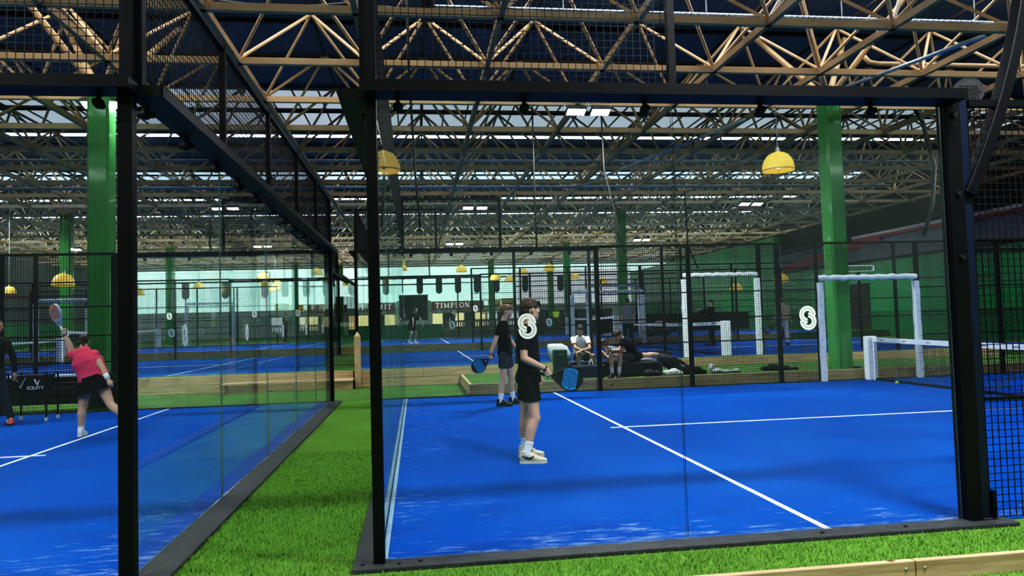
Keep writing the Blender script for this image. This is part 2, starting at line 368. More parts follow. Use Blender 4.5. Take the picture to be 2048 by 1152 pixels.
M = dict(
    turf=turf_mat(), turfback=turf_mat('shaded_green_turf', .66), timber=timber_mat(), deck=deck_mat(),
    blade=mat('grass_blade', (.23, .43, .08), .8, col2=(.085, .22, .03), scale=9),
    line=mat('white_line', (.86, .88, .90), .7, .05), linefade=mat('worn_line', (.40, .50, .55), .8, .3, 20, col2=(.10, .22, .40)),
    black=mat('black_steel', (.0055, .0065, .009), .42, .3, 3, spec=.28, bump=.03), navy=mat('navy_steel', (.008, .018, .045), .4, .2, 3),
    wire=mat('black_wire', (.010, .011, .013), .5, .1), kerb=mat('dark_kerb', (.050, .054, .058), .6, .3, 7, spec=.4, bump=.15),
    glass=glass_mat('clear_glass', (.965, .99, .98)), glass_edge=mat('glass_edge', (.10, .17, .155), .15, .1, spec=.6),
    glassfar=glass_mat('far_glass', (.96, .985, .975), .006),
    emblem=mat('white_vinyl', (.84, .86, .88), .5, .04), pad=mat('white_pad', (.80, .84, .90), .5, .06, 3, bump=.12, bscale=18),
    mark=mat('grey_print', (.22, .24, .28), .6, .3, 40), rubber=mat('black_rubber', (.012, .012, .013), .6, .2),
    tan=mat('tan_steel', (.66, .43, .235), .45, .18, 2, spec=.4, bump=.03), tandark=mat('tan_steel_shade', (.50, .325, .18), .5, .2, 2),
    tanfar=mat('tan_steel_far_lit', (.78, .62, .44), .5, .15, 2),  # paler copy of the tan, skylight on the far steel put into its colour
    dark=mat('dark_steel', (.03, .027, .026), .5, .3, 2), galv=mat('galvanised', (.50, .54, .58), .35, .2, 14, metallic=.55, bump=.2, bscale=30),
    green=mat('green_gloss_paint', (.050, .27, .060), .22, .12, 2, spec=.55, coat=.5), greenwall=mat('green_wall_paint', (.012, .33, .095), .3, .22, .5, spec=.6, coat=.3, stretch=(1, 1, .3)),
    greenfoot=mat('green_lower_wall', (.012, .20, .06), .4, .25, .6), greywall=mat('grey_cladding', (.16, .165, .175), .6, .2, .8, stretch=(1, 1, .2)), darkwall=mat('dark_wall', (.018, .019, .022), .8, .3, .5),
    red=mat('red_stripe', (.42, .03, .04), .5, .15), cream=mat('cream_trim', (.62, .55, .48), .6, .15), white=mat('white_paint', (.78, .80, .80), .6, .06),
    aqua=mat('self_lit_aqua_wall', (.62, .82, .80), .7, .06, .4, emit=(.60, .86, .83), estr=1.25), lilac=mat('self_lit_lilac_wall', (.72, .70, .78), .7, .12, .3, emit=(.8, .78, .88), estr=.75),  # light on the end walls put into their colour and emission
    signwhite=mat('self_lit_sign_letter', (.85, .83, .80), .5, .05, emit=(1, .97, .92), estr=.55), maroon=mat('self_lit_maroon_sign', (.17, .075, .08), .5, .1, emit=(.17, .07, .08), estr=.35), yellow=mat('yellow_board', (.75, .55, .05), .6, .2, 4, emit=(.8, .6, .1), estr=.15),  # emission on letters and boards stands in for light falling on them
    shopglow=mat('lit_shop_display', (.7, .55, .28), .6, .3, 3.0, col2=(.10, .09, .07), emit=(.95, .75, .4), estr=1.0), shopdark=mat('shop_interior', (.06, .07, .065), .7, .5, 2), shopwall=mat('self_lit_shop_wall', (.34, .42, .40), .7, .35, 1.3, col2=(.10, .13, .13), emit=(.35, .42, .40), estr=.3),  # shopwall glows in place of light reaching the lower wall
    lampbright=mat('bright_lamp_shade', (.80, .55, .09), .5, .12, 5, emit=(.95, .66, .12), estr=11), 
    lamp=mat('yellow_lamp_shade', (.80, .55, .09), .5, .12, 5, emit=(.95, .68, .14), estr=.42), lampglow=emis('lamp_glow', (1, .85, .5), 1.6),
    led=emis('led_lens', (.93, .98, 1), 26.0), sky=emis('rooflight_sheet', (.90, .96, 1.0), 6.0), skyhot=emis('bright_rooflight', (.88, .96, 1.0), 8.0),
    skyblue=emis('blue_rooflight', (.56, .76, .92), 1.35), deckgrey=mat('grey_roof_sheet', (.16, .175, .195), .5, .2, .8, stretch=(1, .1, 1)),
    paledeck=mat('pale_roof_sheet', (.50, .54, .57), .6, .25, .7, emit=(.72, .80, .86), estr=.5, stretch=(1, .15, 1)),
    skin=mat('skin', (.60, .37, .27), .55, .08, 8, spec=.3), skin2=mat('tanned_skin', (.42, .235, .145), .55, .08, 8, spec=.3), skin3=mat('pale_skin', (.62, .40, .31), .55, .08, 8, spec=.3),
    btee=mat('black_tee_cloth', (.010, .011, .016), .85, .25, 5, spec=.15, bump=.5, bscale=14), bshort=mat('black_short_cloth', (.007, .008, .012), .85, .2, 5, spec=.15, bump=.4, bscale=14),
    gshort=mat('charcoal_short_cloth', (.055, .062, .078), .85, .2, 5, spec=.15, bump=.5, bscale=14), wtee=mat('white_tee_cloth', (.78, .79, .82), .85, .07, 6, spec=.15, bump=.4, bscale=16),
    pink=mat('pink_cloth', (.80, .085, .17), .8, .12, 7, spec=.15, bump=.6, bscale=13), navycl=mat('navy_cloth', (.012, .020, .045), .85, .2, 5, spec=.15, bump=.4, bscale=12),
    greycl=mat('grey_cloth', (.20, .22, .25), .85, .2, 5, bump=.4, bscale=12), pattern=mat('patterned_cloth', (.62, .48, .38), .8, .1, 22, col2=(.14, .09, .08)), palepat=mat('pale_patterned_cloth', (.62, .66, .74), .8, .1, 24, col2=(.30, .34, .42)),
    hivis=mat('hi_vis_cloth', (.55, .85, .05), .8, .1, 4, emit=(.55, .9, .05), estr=.15),
    hairb=mat('brown_hair', (.085, .040, .022), .6, .3, 60, col2=(.022, .010, .007), spec=.4, stretch=(1, 1, .3)), hairl=mat('light_brown_hair', (.27, .155, .08), .6, .3, 60, col2=(.12, .065, .035), stretch=(1, 1, .3)),
    hairk=mat('black_hair', (.012, .010, .010), .5, .3, 60, spec=.4), sock=mat('white_sock', (.78, .80, .84), .85, .05, 20),
    cream_shoe=mat('cream_leather', (.66, .58, .43), .55, .12, 9, bump=.08), sole=mat('shoe_sole', (.62, .56, .44), .6, .1, 10), wshoe=mat('white_shoe', (.75, .75, .76), .55, .1, 10),
    kshoe=mat('black_shoe', (.016, .016, .018), .6, .3, 10), rshoe=mat('red_shoe', (.55, .03, .04), .5, .2, 10), lace=mat('lace', (.72, .66, .55), .8, .1),
    eye=mat('eye_white', (.8, .78, .75), .3, .03), iris=mat('iris', (.03, .02, .015), .2, .2), lip=mat('lip', (.45, .17, .14), .5, .1),
    rblue=mat('blue_racket_face', (.012, .23, .52), .4, .06, 5, spec=.5), rblack=mat('black_racket', (.012, .013, .016), .4, .2, 5, spec=.5), rred=mat('red_racket_face', (.72, .16, .07), .4, .2, 9, col2=(.25, .27, .32)),
    rgrey=mat('grey_racket', (.30, .36, .44), .4, .15, 6), rorange=mat('orange_racket', (.85, .24, .05), .4, .1), rwhite=mat('white_grip', (.75, .75, .76), .6, .1), ball=mat('tennis_ball_felt', (.55, .80, .09), .9, .1, 30, bump=.3, bscale=200),
    sofa=mat('navy_lounge_cloth', (.020, .027, .042), .8, .25, 4, bump=.15), cushion=mat('pale_grey_cushion', (.44, .47, .49), .85, .12, 5, bump=.2), boxgreen=mat('dark_green_box', (.016, .045, .028), .5, .2, 4),
    bag=mat('black_bag_cloth', (.012, .012, .014), .7, .3, 6, bump=.3), towel=mat('white_towel', (.75, .77, .80), .95, .08, 12, bump=.5, bscale=50), greygar=mat('grey_marl_cloth', (.36, .38, .41), .9, .2, 10, bump=.5, bscale=30),
    tarp=mat('black_slat_paint', (.016, .018, .022), .6, .3, 3, bump=.1), caster=mat('white_caster', (.75, .77, .80), .4, .05), band=mat('wrist_band', (.01, .01, .012), .5, .1), steel=mat('bright_steel', (.6, .62, .64), .3, .1, 10, metallic=.8),
    wood=mat('picket_wood', (.30, .22, .15), .8, .2, 3), greyboard=mat('grey_board', (.17, .17, .15), .8, .25, 3, stretch=(.3, 1, 8)), hang=mat('charcoal_panel', (.055, .06, .07), .8, .15, 4), blueclip=mat('blue_plastic', (.02, .08, .3), .5, .1),
)

for k_, m_ in M.items():      # only the rooflights and real lamps are sampled as lights
    if k_ not in ('sky', 'skyhot', 'skyblue', 'paledeck'): m_.cycles.emission_sampling = 'NONE'
PD['front_boy']={'pelvis': (1.43, 3.03, 0.79), 'chest': (1.43, 3.03, 1.23), 'neck': (1.44, 3.02, 1.42), 'head': (1.49, 3.02, 1.6), 'sR': (1.36, 2.86, 1.31), 'sL': (1.52, 3.19, 1.3), 'eR': (1.35, 2.78, 1.13), 'wR': (1.56, 2.82, 0.98), 'eL': (1.39, 3.3, 1.1), 'wL': (1.5, 3.36, 0.93), 'hR': (1.43, 2.93, 0.72), 'hL': (1.42, 3.13, 0.7), 'kR': (1.48, 2.9, 0.48), 'kL': (1.42, 3.18, 0.43), 'aR': (1.36, 2.88, 0.12), 'aL': (1.43, 3.24, 0.11), 'tR': (1.52, 2.84, 0.03), 'tL': (1.64, 3.24, 0.02)}
PD['back_boy']={'pelvis': (1.83, 8.15, 0.77), 'chest': (1.8, 8.15, 1.2), 'neck': (1.79, 8.15, 1.41), 'head': (1.85, 8.14, 1.62), 'sR': (1.68, 7.99, 1.34), 'sL': (1.89, 8.31, 1.33), 'eR': (1.6, 7.95, 1.1), 'wR': (1.51, 7.95, 0.92), 'eL': (1.93, 8.36, 1.06), 'wL': (2.02, 8.3, 0.9), 'hR': (1.77, 8.06, 0.68), 'hL': (1.88, 8.24, 0.67), 'kR': (1.72, 8.04, 0.43), 'kL': (1.93, 8.28, 0.38), 'aR': (1.67, 8.04, 0.12), 'aL': (1.95, 8.3, 0.07), 'tR': (1.83, 8.0, 0.04), 'tL': (2.07, 8.27, -0.01)}
PD['woman']={'pelvis': (-4.41, 6.62, 0.75), 'chest': (-4.51, 6.55, 1.14), 'neck': (-4.58, 6.52, 1.28), 'head': (-4.64, 6.7, 1.37), 'sL': (-4.66, 6.5, 1.25), 'sR': (-4.45, 6.55, 1.16), 'eL': (-4.69, 6.5, 1.32), 'wL': (-4.75, 6.5, 1.44), 'eR': (-4.26, 6.5, 0.99), 'wR': (-4.15, 6.45, 0.81), 'hL': (-4.54, 6.62, 0.64), 'hR': (-4.29, 6.6, 0.65), 'kL': (-4.57, 6.6, 0.4), 'kR': (-4.14, 6.5, 0.48), 'aL': (-4.59, 6.62, 0.11), 'aR': (-3.84, 6.3, 0.25), 'tL': (-4.65, 6.75, -0.01), 'tR': (-3.75, 6.32, 0.13)}
PD['man']={'pelvis': (-6.82, 8.6, 0.75), 'chest': (-6.81, 8.6, 1.22), 'neck': (-6.8, 8.6, 1.49), 'head': (-6.77, 8.6, 1.7), 'sR': (-7.02, 8.75, 1.38), 'sL': (-6.57, 8.5, 1.37), 'eR': (-7.06, 8.75, 1.07), 'wR': (-6.96, 8.7, 0.85), 'eL': (-6.45, 8.45, 1.13), 'wL': (-6.36, 8.4, 0.93), 'hR': (-6.91, 8.65, 0.65), 'hL': (-6.69, 8.55, 0.65), 'kR': (-6.91, 8.7, 0.36), 'kL': (-6.51, 8.45, 0.37), 'aR': (-6.93, 8.8, 0.06), 'aL': (-6.46, 8.5, 0.08), 'tR': (-6.78, 8.7, 0.0), 'tL': (-6.34, 8.42, 0.02)}
PD['seat_white']={'pelvis': (3.9, 11.25, 0.63), 'chest': (3.88, 11.2, 0.84), 'neck': (3.87, 11.15, 1.01), 'head': (3.86, 11.12, 1.16), 'sR': (3.72, 11.15, 0.95), 'sL': (4.04, 11.15, 0.95), 'eR': (3.71, 10.98, 0.8), 'wR': (3.9, 10.85, 0.75), 'eL': (4.0, 10.98, 0.79), 'wL': (3.77, 10.83, 0.77), 'hR': (3.82, 11.2, 0.63), 'hL': (3.96, 11.2, 0.63), 'kR': (3.75, 10.82, 0.73), 'kL': (4.08, 10.82, 0.71), 'aR': (3.8, 10.85, 0.44), 'aL': (4.11, 10.85, 0.43), 'tR': (3.76, 10.72, 0.39), 'tL': (4.09, 10.72, 0.37)}
PD['seat_black']={'pelvis': (5.0, 10.75, 0.59), 'chest': (4.82, 10.68, 0.83), 'neck': (4.7, 10.65, 0.95), 'head': (4.6, 10.62, 1.07), 'sR': (4.6, 10.5, 0.92), 'sL': (4.94, 10.84, 0.9), 'eR': (4.5, 10.42, 0.77), 'wR': (4.37, 10.42, 0.79), 'eL': (4.72, 10.55, 0.74), 'wL': (4.47, 10.46, 0.76), 'hR': (4.88, 10.66, 0.62), 'hL': (5.02, 10.84, 0.61), 'kR': (4.34, 10.45, 0.69), 'kL': (4.57, 10.35, 0.7), 'aR': (4.36, 10.38, 0.42), 'aL': (4.52, 10.3, 0.38), 'tR': (4.27, 10.28, 0.34), 'tL': (4.44, 10.2, 0.31)}
PD['lying']={'pelvis': (5.03, 11.15, 0.68), 'chest': (4.69, 11.1, 0.8), 'neck': (4.55, 11.08, 0.87), 'head': (4.42, 11.02, 0.93), 'sR': (4.61, 10.95, 0.84), 'sL': (4.67, 11.26, 0.83), 'eR': (4.41, 10.92, 0.69), 'wR': (4.32, 10.95, 0.82), 'eL': (4.59, 11.25, 0.68), 'wL': (4.46, 11.1, 0.79), 'hR': (5.0, 11.05, 0.68), 'hL': (5.06, 11.25, 0.67), 'kR': (5.29, 11.02, 0.65), 'kL': (5.36, 11.25, 0.67), 'aR': (5.53, 11.05, 0.58), 'aL': (5.58, 11.28, 0.61), 'tR': (5.67, 11.05, 0.54), 'tL': (5.73, 11.3, 0.57)}
PD['A']={'foot': (0.03, 25.6, 0.68), 'h': 1.4499999999999997}
PD['C']={'foot': (11.39, 37.0, 0.62), 'h': 1.4}
PD['D']={'foot': (7.35, 19.5, 0.54), 'h': 1.8399999999999999}
PD['E']={'foot': (11.12, 21.0, 0.41), 'h': 1.6700000000000002}
PD['F']={'foot': (12.68, 18.6, 0.39), 'h': 1.6099999999999999}
PD['hv1']={'foot': (8.48, 38.0, 0.55), 'h': 1.2}
PD['w']={'foot': (1.85, 40.0, 0.85), 'h': 0.9800000000000001}
PD['hv2']={'foot': (13.0, 44.0, 1.01), 'h': 1.9000000000000001}
# ------------------------------------------------------------------ the hall
XW0, XW1, YF = -27.0, 20.6, 62.0
z2, z3 = 0.40, 0.68          # levels of the second and third terrace
mb = MB(); mb.box(XW0, XW1 + 6, -0.62, 10.02, -.3, 0.0); struct('floor_front_turf', mb, M['turf'])
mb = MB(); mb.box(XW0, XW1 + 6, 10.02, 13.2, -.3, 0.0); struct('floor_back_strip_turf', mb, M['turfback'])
mb = MB(); mb.box(XW0, XW1 + 6, -16, -.62, -.3, -0.10); struct('floor_lower_turf', mb, M['turf'])
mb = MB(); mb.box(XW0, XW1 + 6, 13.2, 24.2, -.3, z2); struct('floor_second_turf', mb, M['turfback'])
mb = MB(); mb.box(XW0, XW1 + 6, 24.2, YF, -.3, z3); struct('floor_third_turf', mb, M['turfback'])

# end wall with the shops
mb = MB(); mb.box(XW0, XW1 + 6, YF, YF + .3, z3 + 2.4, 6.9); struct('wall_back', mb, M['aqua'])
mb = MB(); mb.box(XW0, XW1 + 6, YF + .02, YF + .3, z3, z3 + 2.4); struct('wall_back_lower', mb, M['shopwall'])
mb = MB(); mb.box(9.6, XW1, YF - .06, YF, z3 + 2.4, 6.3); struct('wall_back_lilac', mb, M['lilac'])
mb = MB(); mb.box(XW0, XW1 + 6, -16.3, -16, -.3, 9); struct('wall_front', mb, M['greywall'])
# right-hand wall: green below, grey cladding and stripes above
mb = MB(); mb.box(XW1, XW1 + .3, 4, 34, 0, 3.72); struct('wall_right_green', mb, M['greenwall'])
mb = MB(); mb.box(XW1, XW1 + .3, 34, YF, 0, 5.9); struct('wall_right_far_green', mb, M['greenwall'])
mb = MB(); mb.box(XW1 - .01, XW1 + .3, 4, YF, 0, 1.5); struct('wall_right_foot', mb, M['greenfoot'])
mb = MB(); mb.box(XW1, XW1 + .3, 4, 34, 3.82, 4.78); struct('wall_right_cladding', mb, M['greywall'])
mb = MB(); mb.box(XW1 - .08, XW1 + .3, 4, 34, 3.72, 3.82); struct('trim_1', mb, M['black'])
mb = MB(); mb.box(XW1 - .10, XW1 + .3, 4, 26.5, 4.86, 4.98); struct('trim_2', mb, M['cream'])
mb = MB(); mb.box(XW1 - .09, XW1 + .3, 4, 26.5, 4.74, 4.86); struct('trim_3', mb, M['red'])
mb = MB(); mb.bar((XW1 - .05, 24.5, 4.75), (XW1 - .05, 33.5, 3.85), .06, .32); struct('trim_4', mb, M['red'])
mb = MB(); mb.box(XW1 + 3.6, XW1 + 3.9, -16, YF, 3.7, 8.9); struct('wall_right_dark_void', mb, M['darkwall'])  # dark sheet standing in for the unlit void above the green wall
mb = MB(); mb.box(XW1 + .02, XW1 + .3, 4, YF, 4.98, 5.0); struct('trim_5', mb, M['black'])
# dark doorway in the green wall
mb = MB(); mb.box(XW1 - .04, XW1, 25.5, 27.2, z3, z3 + 2.1); struct('door_1', mb, M['dark'])
# left wall
mb = MB(); mb.box(XW0 - .3, XW0, -16, YF, 2.3, 8.9); struct('wall_left', mb, M['greywall'])
mb = MB(); mb.box(XW0 - .3, XW0 + .02, -16, YF, 0, 2.3); struct('wall_left_foot', mb, M['greenwall'])
mb = MB(); mb.box(XW0, XW0 + .04, 6, YF, 4.0, 4.14); struct('trim_6', mb, M['red'])

# roof: navy profiled sheet with rooflight strips
ZD = 8.95
deck = [(-16, -11.0), (-8.6, -.9), (1.5, 8.2), (10.6, 18.4), (22.5, 23.75), (24.15, 30.7), (32.8, 37.5), (38.6, 44.0), (45.2, 50.0), (51.4, 62.3)]
for a, b in deck:
    mb = MB(); mb.box(XW0 - .3, XW1 + 6, a, b, ZD, ZD + .08); struct('ceiling_deck', mb, M['deck'] if a < 32 else M['deckgrey'])
for a, b, mm in ((-11.0, -8.6, 'sky'), (-.9, 1.5, 'sky'), (8.2, 10.6, 'sky'), (30.7, 32.8, 'skyblue'), (37.5, 38.6, 'skyhot'), (44.0, 45.2, 'skyhot'), (50.0, 51.4, 'skyhot')):
    mb = MB(); x = XW0
    while x < XW1 + 4:
        mb.box(x, x + 1.72, a, b, ZD + .03, ZD + .06); x += 1.85
    struct('ceiling_rooflight', mb, M[mm])
    mb = MB(); x = XW0 + 1.72
    while x < XW1 + 4:
        mb.box(x, x + .13, a, b, ZD, ZD + .08); x += 1.85
    struct('ceiling_glazing_bars', mb, M['dark'])
mb = MB(); mb.box(XW0, XW1 + 6, 18.4, 22.5, ZD + .04, ZD + .1); struct('ceiling_pale_sheet', mb, M['paledeck'])
mb = MB(); mb.box(XW0, XW1 + 6, 23.75, 24.15, ZD + .0, ZD + .06); struct('ceiling_rooflight', mb, M['skyhot'])
mb = MB(); x = XW0
while x < XW1 + 6:
    mb.box(x, x + .045, 18.4, 22.5, ZD, ZD + .04); x += .81
struct('ceiling_sheet_seams', mb, M['dark'])

# space frame: bottom grid, top grid half a bay off, four struts to every node
BAY, ZB, ZT = 2.44, 6.75, 8.25
xs = [1.8 + BAY * k for k in range(-12, 10)]
ys = [2.52 + BAY * k for k in range(0, 25)]
for j, y in enumerate(ys):
    near = y < 26
    ch = MB(); ch.bar((XW0, y, ZB), (XW1 + 4, y, ZB), .11, .13)
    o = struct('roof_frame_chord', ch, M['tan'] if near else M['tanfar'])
    lace = MB()
    for x in xs:
        for sx in (-1, 1):
            for sy in (-1, 1):
                a = V((x, y, ZB + .05)); b = V((x + sx * BAY / 2, y + sy * BAY / 2, ZT))
                if b.x > XW1 + 4: continue
                lace.tube(a, b, .036, n=6 if near else 4, caps=False)
        if near: lace.ball((x, y, ZB + .03), .10, .10, .07, n=8, m=5)
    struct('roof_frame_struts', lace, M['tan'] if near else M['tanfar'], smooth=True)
    top = MB(); top.bar((XW0, y + BAY / 2, ZT + .02), (XW1 + 4, y + BAY / 2, ZT + .02), .06, .07)
    struct('roof_frame_top_chord', top, M['dark'])  # dark colour holds the shade on the top chords
for i, x in enumerate(xs):
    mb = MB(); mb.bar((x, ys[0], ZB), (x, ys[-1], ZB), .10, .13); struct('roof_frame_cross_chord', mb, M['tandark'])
    mb = MB(); mb.bar((x + BAY / 2, ys[0] + BAY / 2, ZT), (x + BAY / 2, ys[-1] + BAY / 2, ZT), .05, .06); struct('roof_frame_top_cross_chord', mb, M['dark'])
mb = MB()
for y in [3.2 + 2.44 * k for k in range(24)]: mb.box(XW0, XW1 + 6, y, y + .06, ZD - .10, ZD)
struct('ceiling_purlins', mb, M['dark'])

# green steel columns, each with four struts splaying up to the frame
def column(x, y, z0, w):
    mb = MB(); h = w / 2; b = w * .12
    ring = [(-h + b, -h), (h - b, -h), (h, -h + b), (h, h - b), (h - b, h), (-h + b, h), (-h, h - b), (-h, -h + b)]
    n = 8; vs = [(x + px, y + py, z) for z in (z0, 6.45) for px, py in ring]
    mb.add(vs, [(k, (k + 1) % n, n + (k + 1) % n, n + k) for k in range(n)] + [tuple(range(n, 2 * n))])
    mb.box(x - h - .03, x + h + .03, y - h - .03, y + h + .03, 6.43, 6.47)
    c = struct('column', mb, M['green'])
    mb = MB()
    for sx in (-1, 1):
        for sy in (-1, 1): mb.tube((x + sx * .06, y + sy * .06, 6.45), (x + sx * 1.2, y + sy * 1.1, ZT), .075, .06, n=8)
    mb.box(x - .16, x + .16, y - .02, y + .02, 6.46, 6.66); mb.box(x - .02, x + .02, y - .16, y + .16, 6.46, 6.66)
    mb.build('column_strut', M['tan'], c)
for x, y, z0, w in ((9.72, 10.55, .226, .40), (-6.05, 10.9, 0, .42), (-14.2, 27.6, z3, .42), (9.8, 27.9, z3, .42), (9.95, 40.9, z3, .42), (-14.3, 40.7, z3, .45), (-6.0, 56.4, z3, .6), (11.6, 43.6 + 12, z3, .5)  , (6.6, 56.0, z3, .5)):
    column(x, y, z0, w)

# pipes and ducts under the roof
d = thing('hanging_duct', 'long silver spiral air duct running across under the roof sheets', 'duct', (.7, 8.75, 7.42))
mb = MB(); x = .7
while x < 16:
    mb.tube((x, 8.75, 7.42), (x + .115, 8.75, 7.42), .082, n=14); mb.tube((x + .115, 8.75, 7.42), (x + .13, 8.75, 7.42), .088, n=14); x += .13
mb.build('duct_pipe', M['galv'], d, True)
mb = MB(); mb.bbox(.46, .7, 8.6, 8.9, 7.22, 7.62, .02); mb.build('duct_end_box', M['dark'], d)
for x in (3.2, 6.1, 9.0, 12.0):
    mb = MB(); mb.tube((x, 8.75, 7.5), (x, 8.75, 8.9), .012, n=6); mb.build('hanger_rod', M['galv'], d)
pipes = [('hanging_pipe', 'grey pipe hung across the hall below the second rooflight band', (-20, 19.4, 6.95), (20, 19.4, 6.95), .05, 'galv'),
         ('hanging_pipe', 'bluish grey pipe hung across the hall just behind the yellow lamps', (-20, 22.9, 6.72), (20, 22.9, 6.72), .07, 'galv'),
         ('hanging_sprinkler_pipe', 'thin pale sprinkler pipe running across near the skylights', (-12, 15.9, 7.1), (14, 15.9, 7.1), .03, 'galv'),
         ('hanging_elbow_pipe', 'tan painted pipe with an elbow under the roof frame by the big column', (11.05, 10.6, 7.25), (22, 10.6, 7.25), .055, 'tan'),
         ('hanging_conduit', 'galvanised conduit slanting up across the roof frame at the top right', (10.1, 11.6, 6.75), (11.0, 7.4, 6.62), .045, 'galv'),
         ('hanging_conduit', 'galvanised conduit slanting through the frame left of the big green column', (6.6, 22.0, 6.6), (8.9, 13.0, 6.6), .045, 'galv')]
for nm, lb, a, b, r, mm in pipes:
    mb = MB(); mb.path([a, tuple(V(a).lerp(V(b), .5)), b], r, 8)
    if nm == 'hanging_elbow_pipe': mb.path([a, (a[0] - .22, a[1], a[2] + .03), (a[0] - .36, a[1], a[2] + .17)], r, 8)
    tag(mb.build(nm, M[mm], None, True), lb, 'pipe')
# white cables looping along the first chord
mb = MB()
for k in range(6):
    x0 = -3.1 + BAY * k; mb.path([(x0 + BAY * t, 7.38, 6.9 - .10 * math.sin(math.pi * t)) for t in [i / 8 for i in range(9)]], .009, 5)
tag(mb.build('hanging_white_cable', M['white'], None, True), 'thin white cable looped along the nearest roof chord', 'cable')

# end of the hall: shops
ex = 1.365
fx = lambda x44: .26 + (x44 - .26) * ex
fz = lambda z44: 1.49 + (z44 - 1.49) * ex
s = thing('shop_sign', 'maroon shop fascia with white capital letters on the far wall', 'sign', (fx(3), YF - .3, fz(2.7)))
x0, x1, zb, zt = fx(1.24), fx(4.8), fz(2.38), fz(2.99)
mb = MB(); mb.bbox(x0, x1, YF - .35, YF, zb, zt, .06); mb.build('board', M['maroon'], s)
mb = MB(); mb.box(x0 - .25, x0 - .02, YF - .3, YF, zb - .14, zt + .1); mb.box(x0 - .02, x1, YF - .3, YF, zb - .14, zb - .02); mb.build('frame', M['white'], s)
# serif letters T I M P S O N
def letters(word, X, Z, h, parent):
    t = h * .20; th = h * .07; y = YF - .36
    for c in word:
        mb = MB(); B = lambda a, b, c_, d_: mb.box(X + a * h, X + b * h, y - .02, y, Z + c_ * h, Z + d_ * h)
        bar = lambda p, q, w: mb.bar((X + p[0] * h, y - .01, Z + p[1] * h), (X + q[0] * h, y - .01, Z + q[1] * h), w * h, .02, up=(0, 1, 0)) if False else mb.bar((X + p[0] * h, y - .01, Z + p[1] * h), (X + q[0] * h, y - .01, Z + q[1] * h), .02, w * h, up=(0, 0, 1))
        def arc(cx, cz, r, a0, a1, w, sx=1):
            pts = [(cx + sx * r * math.cos(math.radians(a0 + (a1 - a0) * i / 10)), cz + r * math.sin(math.radians(a0 + (a1 - a0) * i / 10))) for i in range(11)]
            for p, q in zip(pts, pts[1:]): bar(p, q, w)
        w = .8
        if c == 'T': B(.3, .5, 0, 1); B(0, .8, .9, 1); B(0, .07, .72, .9); B(.73, .8, .72, .9); B(.18, .62, 0, .07)
        if c == 'I': B(.12, .32, 0, 1); B(0, .44, 0, .07); B(0, .44, .93, 1); w = .44
        if c == 'M': B(.08, .15, 0, 1); B(.85, 1.05, 0, 1); bar((.14, 1), (.52, .05), .2); bar((.52, .05), (.92, 1), .09); B(0, .26, 0, .07); B(.76, 1.14, 0, .07); w = 1.14
        if c == 'P': B(.1, .3, 0, 1); B(0, .42, 0, .07); arc(.36, .72, .235, -90, 90, .12, 1.2); B(.1, .4, .93, 1); B(.28, .4, .46, .53); w = .72
        if c == 'S': arc(.32, .73, .22, 20, 270, .13, 1.1); arc(.32, .27, .22, -160, 90, .15, 1.1); w = .62
        if c == 'O': arc(.45, .5, .44, 0, 360, .15, .95); w = .9
        if c == 'N': B(.1, .18, 0, 1); B(.72, .80, 0, 1); bar((.12, 1), (.78, .0), .2); B(0, .3, 0, .07); B(.6, .92, .93, 1); w = .92
        mb.build('letter', M['signwhite'], parent); X += (w + .2) * h
    return X
xe = letters('TIMPSON', x0 + .38, zb + .22, (zt - zb) * .56, s)
mb = MB(); x = xe + .2
while x < x1 - 1.0:
    w = random.uniform(.05, .22); mb.box(x, x + w, YF - .37, YF - .35, zb + .3, zb + .3 + random.choice((.05, .08))); x += w + .06
mb.build('strapline', M['cream'], s)
for xa, xb, lab in ((fx(-2.9), fx(-1.2), 'plain maroon shop fascia at the far wall beside the dark entrance'), (fx(-5.55), fx(-4.3), 'maroon shop fascia seen through the left glass wall')):
    mb = MB(); mb.bbox(xa, xb, YF - .3, YF, fz(2.45), fz(2.92), .05); mb2 = mb
    tag(mb2.build('shop_sign', M['maroon']), lab, 'sign')
e = thing('shop_entrance', 'dark open shop entrance on the far wall left of the maroon sign', 'entrance', (fx(.2), YF, z3))
mb = MB(); mb.box(fx(-.55), fx(1.0), YF - .05, YF + .1, fz(1.75), fz(3.42)); mb.build('opening', M['shopdark'], e)
mb = MB(); mb.box(fx(-.62), fx(-.55), YF - .1, YF, z3, fz(3.46)); mb.box(fx(1.0), fx(1.05), YF - .1, YF, z3, fz(3.46)); mb.box(fx(-.6), fx(1.05), YF - .1, YF, fz(3.42), fz(3.48)); mb.build('frame', M['white'], e)
def shopfront(xa, xb, label, bays, mm):
    t = thing('shopfront', label, 'shopfront', ((xa + xb) / 2, YF, z3)); h = 1.75
    for k in range(bays):
        a, b = xa + (xb - xa) * k / bays, xa + (xb - xa) * (k + 1) / bays
        mb = MB(); mb.box(a + .04, b - .04, YF - .06, YF - .02, z3 + .5, z3 + h); mb.build('display_window', M[mm if k % 2 == 0 else 'shopdark'], t)
        mb = MB(); mb.box(a - .03, a + .03, YF - .1, YF, z3, z3 + h); mb.build('mullion', M['white'], t)
    mb = MB(); mb.box(xa, xb, YF - .1, YF, z3, z3 + .5); mb.build('stall_riser', M['greenfoot'], t)
    mb = MB(); mb.box(xa, xb, YF - .1, YF, z3 + h, z3 + h + .12); mb.build('head', M['white'], t)
shopfront(fx(1.3), fx(4.9), 'lit shop windows below the maroon lettered sign', 5, 'shopglow')
shopfront(fx(5.0), fx(7.9), 'pale shop windows with posters under the yellow boards', 4, 'lilac')
shopfront(fx(-4.2), fx(-.7), 'lit shop windows left of the dark entrance', 5, 'shopglow')
shopfront(fx(8.2), fx(13.8), 'dim shop windows at the right end of the far wall', 7, 'greycl')
